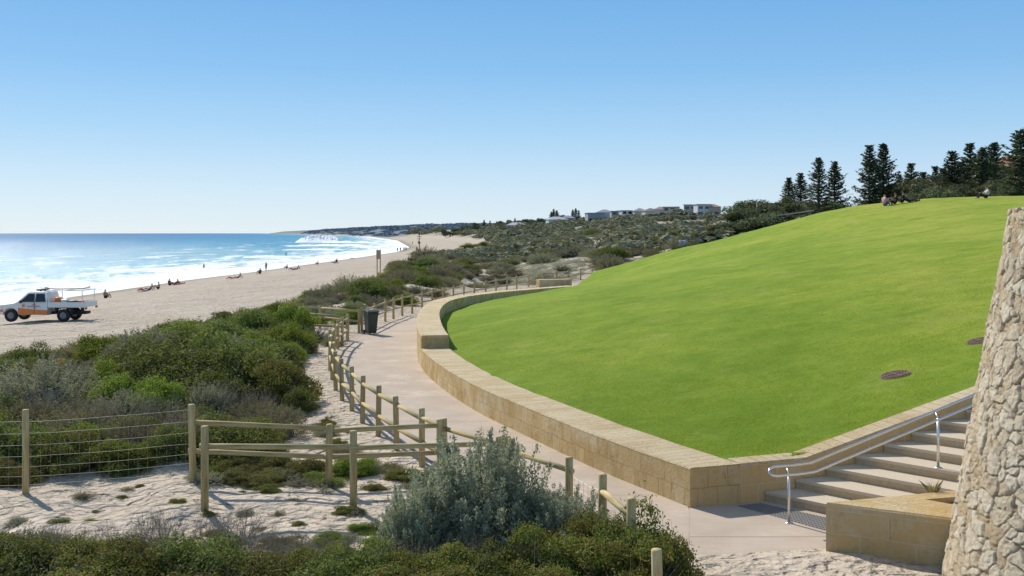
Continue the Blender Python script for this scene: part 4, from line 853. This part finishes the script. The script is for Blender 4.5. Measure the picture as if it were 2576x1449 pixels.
for x,y,r,lb_ in ((7.88,20.5,.31,'round rusty iron drain cover set in the lawn'),(10.12,21.5,.31,'round rusty iron drain cover high on the lawn')):
    z=float(H([x],[y])[0])+float(lbump(x,y)); e_=.3; gx=(float(H([x+e_],[y])[0])-float(H([x],[y])[0]))/e_; gy=(float(H([x],[y+e_])[0])-float(H([x],[y])[0]))/e_
    mb=MB(); mb.tube([(0,0,-.05),(0,0,.005)],r,32,0)
    for q in (.26,.20,.14,.08):
        V=[];F=[];k=32
        for i in range(k):
            a=6.283*i/k
            for rr_,zz_ in ((q-.018,.003),(q-.014,.019),(q+.014,.019),(q+.018,.003)): V.append((rr_*math.cos(a),rr_*math.sin(a),zz_))
        for i in range(k):
            for j in range(3): F.append((i*4+j,((i+1)%k)*4+j,((i+1)%k)*4+j+1,i*4+j+1))
        mb.add(V,F,0)
    mb.box((0,0,.011),(.56,.03,.03)); mb.box((0,0,.0112),(.03,.56,.031))
    o=obj('drain_cover',mb.me('drain_cover',[M_iron]),None,(x,y,z+.015)); o.rotation_mode='QUATERNION'; o.rotation_quaternion=Vector((-gx,-gy,1)).to_track_quat('Z','Y'); info(o,lb_,'drain cover')
# ------------------------------------------------------------ poles & signs
def pole(x,y,h,r,mat_,name,label,cat):
    z=Tz(x,y)-.2; e=empty(name,(x,y,z)); info(e,label,cat); mb=MB(); mb.tube([(0,0,0),(0,0,h)],[r,r*.6],10); obj('pole',mb.me('pole',[mat_],True),e); return e
e=pole(-23.3,250,5.6,.12,M_bark,'lookout_pole','timber pole with crossbars on the beach','pole')
mb=MB(); mb.box((0,0,4.6),(1.3,.1,.12)); mb.box((0,0,4.0),(1.0,.1,.1)); mb.box((0,0,3.0),(.6,.08,.5)); mb.box((0,-.1,5.2),(.5,.3,.35)); obj('crossbar',mb.me('crossbar',[M_bark]),e)
e=empty('beach_sign',(-14.9,110,Tz(-14.9,110)-.1)); info(e,'timber beach notice board on a post among shrubs','sign')
mb=MB(); mb.tube([(0,0,0),(0,0,2.9)],.06,8); mb.tube([(.35,0,0),(.35,0,2.9)],.06,8); obj('post',mb.me('post',[M_timber]),e)
mb=MB(); mb.box((.17,-.08,2.35),(.5,.05,1.0)); obj('board',mb.me('board',[simple('sign_brown',(.45,.30,.2),(.4,.25,.16),4,.7,0,0)]),e)
M_blue=simple('blue_paint',(.03,.12,.35),(.03,.1,.3),4,.5,0,0); M_lamp=simple('pale_grey_steel',(.40,.42,.44),(.36,.38,.4),4,.5,0,0)
for r_,d_,h_,m_,nm in [(.1877,125,3.7,M_blue,'blue painted pole beside the car park'),(.246,125,4.0,M_lamp,'grey street light among trees'),(.336,165,4.9,M_lamp,'grey street light between pines')]:
    x=r_*d_; e=pole(x,d_,h_,.05,m_,'street_lamp' if m_ is M_lamp else 'blue_pole',nm,'street light' if m_ is M_lamp else 'pole')
    if m_ is M_lamp:
        mb=MB(); mb.tube([(0,0,h_-.1),(.3,0,h_+.1),(.7,0,h_+.14)],.03,6); mb.box((.9,0,h_+.14),(.45,.2,.08)); obj('lamp_head',mb.me('lamp_head',[M_lamp]),e)
    else:
        mb=MB(); mb.tube([(0,0,h_),(0,0,h_+.25)],[.14,.1],10); obj('cap',mb.me('cap',[M_blue]),e)
e=empty('picnic_shelter',(33.5,122,3.9),-.2); info(e,'open picnic shelter with tan roof on posts','shelter')
mb=MB(); mb.prism([(-3.5,2.3),(3.2,3.3),(3.2,3.15),(-3.5,2.15)],-2,2); obj('roof',mb.me('roof',[simple('shelter_tan',(.52,.42,.31),(.45,.35,.26),3,.7,0,0)]),e)
for a,b in((-3,-1.6),(-3,1.6),(2.8,-1.6),(2.8,1.6)): mb=MB(); mb.tube([(a,b,-.5),(a,b,2.2 if a<0 else 3.1)],.08,8); obj('post',mb.me('post',[M_grey]),e)
for r_,d_,lb_ in ((.1695,112,'pale concrete bollard with sloping cap beside the lawn'),(.173,112,'pale concrete drinking fountain beside the lawn')):
    mb=MB(); mb.tube([(0,0,0),(0,0,.95),(0,0,1.05)],[.22,.2,.12],12); mb.box((0,0,.9),(.5,.4,.12)); o=obj('concrete_bollard',mb.me('concrete_bollard',[WALLS[0]]),None,(r_*d_,d_,Tz(r_*d_,d_))); info(o,lb_,'bollard')
# ------------------------------------------------------------ people
POSES={
'stand':dict(pelvis=(0,0,.93),spine=(0,0,1.14),chest=(0,0,1.36),neck=(0,0,1.5),head=(0,.015,1.6),top=(0,.01,1.71),s=(.17,0,1.42),e=(.24,-.02,1.14),w=(.25,.05,.9),h=(.25,.08,.80),hip=(.09,0,.9),k=(.10,.03,.5),a=(.11,-.01,.08),t=(.12,.15,.035)),
'walk':dict(pelvis=(0,0,.92),spine=(0,.01,1.13),chest=(0,.03,1.35),neck=(0,.04,1.49),head=(0,.06,1.59),top=(0,.06,1.7),s=(.17,.03,1.41),e=(.24,-.08,1.15),w=(.25,.06,.93),h=(.25,.10,.84),hip=(.09,0,.89),k=(.10,.13,.5),a=(.11,.20,.08),t=(.11,.35,.05)),
'sit':dict(pelvis=(0,0,.12),spine=(0,-.07,.32),chest=(0,-.08,.54),neck=(0,-.03,.69),head=(0,.0,.79),top=(0,.01,.90),s=(.17,-.06,.59),e=(.24,.12,.40),w=(.15,.33,.42),h=(.08,.38,.42),hip=(.09,.02,.12),k=(.14,.38,.48),a=(.13,.60,.07),t=(.13,.75,.04)),
'lie':dict(pelvis=(0,0,.12),spine=(0,-.2,.12),chest=(0,-.42,.14),neck=(0,-.56,.16),head=(0,-.66,.17),top=(0,-.77,.18),s=(.17,-.48,.13),e=(.30,-.3,.08),w=(.28,-.06,.07),h=(.27,.04,.06),hip=(.09,.05,.11),k=(.13,.42,.3),a=(.13,.78,.07),t=(.14,.86,.14)),
'lean':dict(pelvis=(0,0,.12),spine=(0,-.13,.28),chest=(0,-.26,.46),neck=(0,-.30,.6),head=(0,-.29,.70),top=(0,-.28,.81),s=(.17,-.3,.5),e=(.27,-.46,.28),w=(.28,-.5,.06),h=(.29,-.42,.03),hip=(.09,.03,.12),k=(.12,.45,.22),a=(.12,.85,.07),t=(.13,.93,.15))}
RAD=dict(pelvis=.125,spine=.115,chest=.135,neck=.052,head=.088,top=.065,s=.062,e=.042,w=.03,h=.035,hip=.09,k=.058,a=.04,t=.032)
def person_mesh(pose):
    P=POSES[pose]; V=[];E=[];R=[];ix={}
    def add(nm,p,r,par=None):
        ix[nm]=len(V); V.append(p); R.append(r)
        if par is not None: E.append((ix[par],ix[nm]))
    add('pelvis',P['pelvis'],RAD['pelvis'])
    for a,b in (('spine','pelvis'),('chest','spine'),('neck','chest'),('head','neck'),('top','head')): add(a,P[a],RAD[a],b)
    for s in (1,-1):
        sw=pose=='walk' and s<0
        for a,b in (('s','chest'),('e','s'),('w','e'),('h','w'),('hip','pelvis'),('k','hip'),('a','k'),('t','a')):
            p=list(P[a]); p[0]*=s
            if sw and a in 'ewh': p[1]+= .2
            if sw and a=='k': p[1]=-.02
            if sw and a=='a': p[1]=-.28;p[2]=.16
            if sw and a=='t': p[1]=-.16;p[2]=.05
            add(a+str(s),tuple(p),RAD[a],b if b in('chest','pelvis') else b+str(s))
    me=bpy.data.meshes.new('tmp'); me.from_pydata(V,E,[]); o=bpy.data.objects.new('tmp',me); COL.objects.link(o)
    sk=o.modifiers.new('s','SKIN'); sv=me.skin_vertices[0].data
    for i,r in enumerate(R): sv[i].radius=(r,r)
    sv[0].use_root=True
    sb_=o.modifiers.new('u','SUBSURF'); sb_.levels=2
    dg=bpy.context.evaluated_depsgraph_get(); m2=bpy.data.meshes.new_from_object(o.evaluated_get(dg)); bpy.data.objects.remove(o)
    m2.polygons.foreach_set('use_smooth',[True]*len(m2.polygons)); m2.name='person'
    names=list(ix); pts=np.array(V); co=np.array([v.co for v in m2.vertices]); mids=[];lab=[]
    for a,b in E:
        for t in (0,.33,.66,1): mids.append(pts[a]*(1-t)+pts[b]*t); lab.append((names[a],names[b]))
    mids=np.array(mids); near=np.argmin(((co[:,None]-mids[None])**2).sum(2),1); nl=[lab[i] for i in near]
    nr=np.array([v.normal for v in m2.vertices])
    def sub(test,off,nm):
        sel=np.array([test(l,c) for l,c in zip(nl,co)]); F=[tuple(p.vertices) for p in m2.polygons if all(sel[v] for v in p.vertices)]
        return mesh(nm,co+nr*off,F,[],smooth=True) if F else None
    shorts=lambda l,c: l[1][:3]=='hip' or l[0][:3]=='hip' or (l==('pelvis','spine')) 
    shirt=lambda l,c: l in (('pelvis','spine'),('spine','chest')) or l[0]=='chest' and l[1][0]=='s' or l[0] in('s1','s-1')
    trou=lambda l,c: shorts(l,c) or l[0][0]=='k'
    hp=np.array(P['head']);tp_=np.array(P['top'])
    hair=lambda l,c: l[1] in('top','head') and ((c-hp)@(tp_-hp)/np.linalg.norm(tp_-hp)>.02 or (c[1]<hp[1]-.01 and l[1]=='top'))
    return m2,sub(shorts,.012,'shorts'),sub(shirt,.014,'shirt'),sub(hair,.018,'hair'),sub(trou,.012,'trousers')
PMESH={p:person_mesh(p) for p in POSES}
SK=[simple('skin_tan',(.45,.26,.16),(.38,.22,.13),3,.5,0,0),simple('skin_fair',(.55,.36,.27),(.5,.32,.22),3,.5,0,0)]
CL={k:simple('cloth_'+k,c,tuple(q*.8 for q in c),8,.9,.1,.003) for k,c in dict(black=(.02,.02,.025),white=(.7,.7,.7),red=(.45,.05,.04),blue=(.05,.1,.3),pink=(.6,.35,.35),grey=(.25,.25,.27)).items()}
M_hair=simple('hair_dark',(.03,.02,.015),(.05,.03,.02),10,.7,0,0)
def person(x,y,z,pose,rot,label,low='black',up=None,sk=0,sc=1,trousers=False):
    b,sh,st_,ha,tr=PMESH[pose]; bm=b.copy(); bm.materials.clear(); bm.materials.append(SK[sk]); o=obj('person',bm,None,(x,y,z)); o.rotation_euler=(0,0,rot); o.scale=(sc,)*3
    for m_,nm,c in ((tr if trousers else sh,'trousers' if trousers else 'shorts',CL[low]),(st_,'shirt',CL[up] if up else None),(ha,'hair',M_hair)):
        if m_ is None or c is None: continue
        m2=m_.copy(); m2.materials.clear(); m2.materials.append(c); obj(nm,m2,o)
    info(o,label,'person'); return o
def pb(r_,d,pose,rot,label,**k):
    x=r_*d; person(x,d,max(Tz(x,d),-3.3),pose,rot,label,**k)
pb(-.4085,97,'sit',-1.9,'tanned person sitting on the sand facing the water',low='black')
pb(-.370,112,'lie',1.2,'person sunbathing on a towel on the sand',low='red'); pb(-.364,113,'lean',1.4,'person reclining on the sand leaning on hands',low='blue'); pb(-.355,112,'sit',1.9,'tanned person sitting on the beach hugging knees',low='black')
pb(-.344,128,'sit',-1.9,'person sitting on sand in black swimwear',low='black',up='black'); pb(-.338,128,'lean',1.5,'person in red top leaning back on sand',low='red',up='red'); pb(-.334,130,'lie',1.5,'person lying on a towel on the beach',low='blue')
pb(-.281,134,'lie',1.5,'tanned person lying on the sand',low='red'); pb(-.275,135,'lean',1.5,'person leaning back on the sand in red swimwear',low='red'); pb(-.253,150,'sit',2.6,'person in dark clothes sitting on the sand',low='black',up='black')
pb(-.247,190,'stand',1.0,'person standing near the water edge in shorts',low='blue',sk=1); pb(-.226,196,'sit',1.5,'person sitting near the water edge',low='black'); pb(-.220,165,'lie',1.5,'person lying flat on the sand',low='black'); pb(-.216,166,'lean',1.5,'person reclining on the beach',low='blue')
pb(-.195,215,'sit',1.5,'person sitting on the beach in red',low='red'); pb(-.178,205,'lie',1.5,'person lying on the sand in dark swimwear',low='black'); pb(-.176,225,'sit',1.0,'person sitting in dark clothes on sand',low='black',up='black')
pb(-.160,270,'lie',1.5,'distant person lying on the sand',low='red'); pb(-.115,380,'walk',3.0,'distant person walking along the wet sand',low='black',up='grey'); pb(-.112,384,'walk',3.2,'distant person walking along the shore in black',low='black',up='black'); pb(-.1085,380,'walk',0.,'distant person walking in dark wetsuit',low='black',up='black'); pb(-.1065,386,'stand',0.,'distant person standing by the water',low='black',up='blue')
pb(-.0955,300,'walk',0,'distant person walking up the beach',low='black',up='black'); pb(-.100,620,'walk',0,'far person walking along the beach',low='black',up='black'); pb(-.094,640,'walk',0,'far person strolling along the beach',low='black',up='grey')
for r_,d_ in ((-.3095,212),(-.227,330),(-.243,500)):
    person(r_*d_,d_,-3.75,'stand',1.2,'bather standing waist deep in the sea','blue')
def hp(r_,d_,pose,rot,label,**k):
    x=r_*d_; z=float(H([x],[d_])[0])+float(lbump(x,d_)); person(x,d_,z-.01,pose,rot,label,**k)
hp(.4765,70.5,'sit',1.5,'dark haired person in white top sitting on the hill crest',low='black',up='white',sk=1,trousers=True)
hp(.3745,74,'sit',-1.2,'person in pink top sitting on the lawn crest',low='blue',up='pink',sk=1,trousers=True)
hp(.3850,74,'sit',1.4,'person in black clothes sitting on the lawn crest',low='black',up='black',trousers=True); hp(.3925,74,'sit',1.2,'person in black top sitting with bare legs on grass',low='black',up='black'); hp(.3995,74,'lie',1.57,'person lying on the grass crest in dark clothes',low='black',up='black',trousers=True)
def towel(x,y,m_,lb_):
    V=[(i*.2-.4,j*.4-.9,.012+.01*random.random()) for i in range(5) for j in range(5)]; F=[(i*5+j,(i+1)*5+j,(i+1)*5+j+1,i*5+j+1) for i in range(4) for j in range(4)]
    o=obj('towel',mesh('towel',V,F,[m_]),None,(x,y,Tz(x,y)+.02)); o.rotation_euler=(0,0,1.3); info(o,lb_,'towel')
towel(-.370*112-.1,112,CL['blue'],'blue beach towel under a sunbather'); towel(-.334*130,130,CL['red'],'red beach towel under a sunbather'); towel(-.281*134,134,CL['pink'],'pink beach towel under a sunbather')
# ------------------------------------------------------------ camera, light, world
cam=bpy.data.cameras.new('Camera'); co=bpy.data.objects.new('Camera',cam); COL.objects.link(co)
co.location=(0,0,4.4); co.rotation_euler=(math.pi/2,0,0); cam.lens=35; cam.sensor_width=36; cam.shift_y=-.0538; cam.clip_start=.1; cam.clip_end=60000
S.camera=co
EL=math.radians(39); AZ=math.radians(-38)
sd=Vector((math.sin(AZ)*math.cos(EL),math.cos(AZ)*math.cos(EL),math.sin(EL)))
sun=bpy.data.lights.new('Sun','SUN'); sun.energy=4.9; sun.angle=math.radians(.5); sun.color=(1,.93,.82)
sl_=bpy.data.objects.new('Sun',sun); COL.objects.link(sl_); sl_.rotation_euler=(-sd).to_track_quat('-Z','Y').to_euler(); sl_.location=(-50,50,60)
w=bpy.data.worlds.new('World'); S.world=w; w.use_nodes=True; nt=w.node_tree; bg=nt.nodes['Background']
sky=nt.nodes.new('ShaderNodeTexSky'); sky.sky_type='NISHITA'; sky.sun_disc=False; sky.sun_elevation=EL; sky.sun_rotation=AZ
sky.air_density=1.0; sky.dust_density=.2; sky.ozone_density=3.0; sky.altitude=0
tcn=N(nt,'ShaderNodeTexCoord'); sx=N(nt,'ShaderNodeSeparateXYZ'); nt.links.new(tcn.outputs['Generated'],sx.inputs[0])
gr=ramp(nt,[(0,(6.4,7.7,8.6)),(.04,(5.5,7.1,8.6)),(.10,(3.5,5.9,8.4)),(.16,(2.2,4.8,8.0)),(.24,(1.45,3.9,7.4)),(.5,(2.0,3.3,5.4)),(1,(2.0,3.0,4.7))])
for el in gr.color_ramp.elements: el.color=tuple(min(q/10,1) for q in el.color[:3])+(1,)
nt.links.new(sx.outputs[2],gr.inputs[0])
sc=mixc(nt,gr.outputs[0],(10,10,10),1,'MULTIPLY')
fin=mixc(nt,sky.outputs[0],sc,.85)
nt.links.new(fin,bg.inputs[0]); bg.inputs[1].default_value=.11
S.view_settings.view_transform='Standard'; S.view_settings.look='None'; S.view_settings.exposure=0
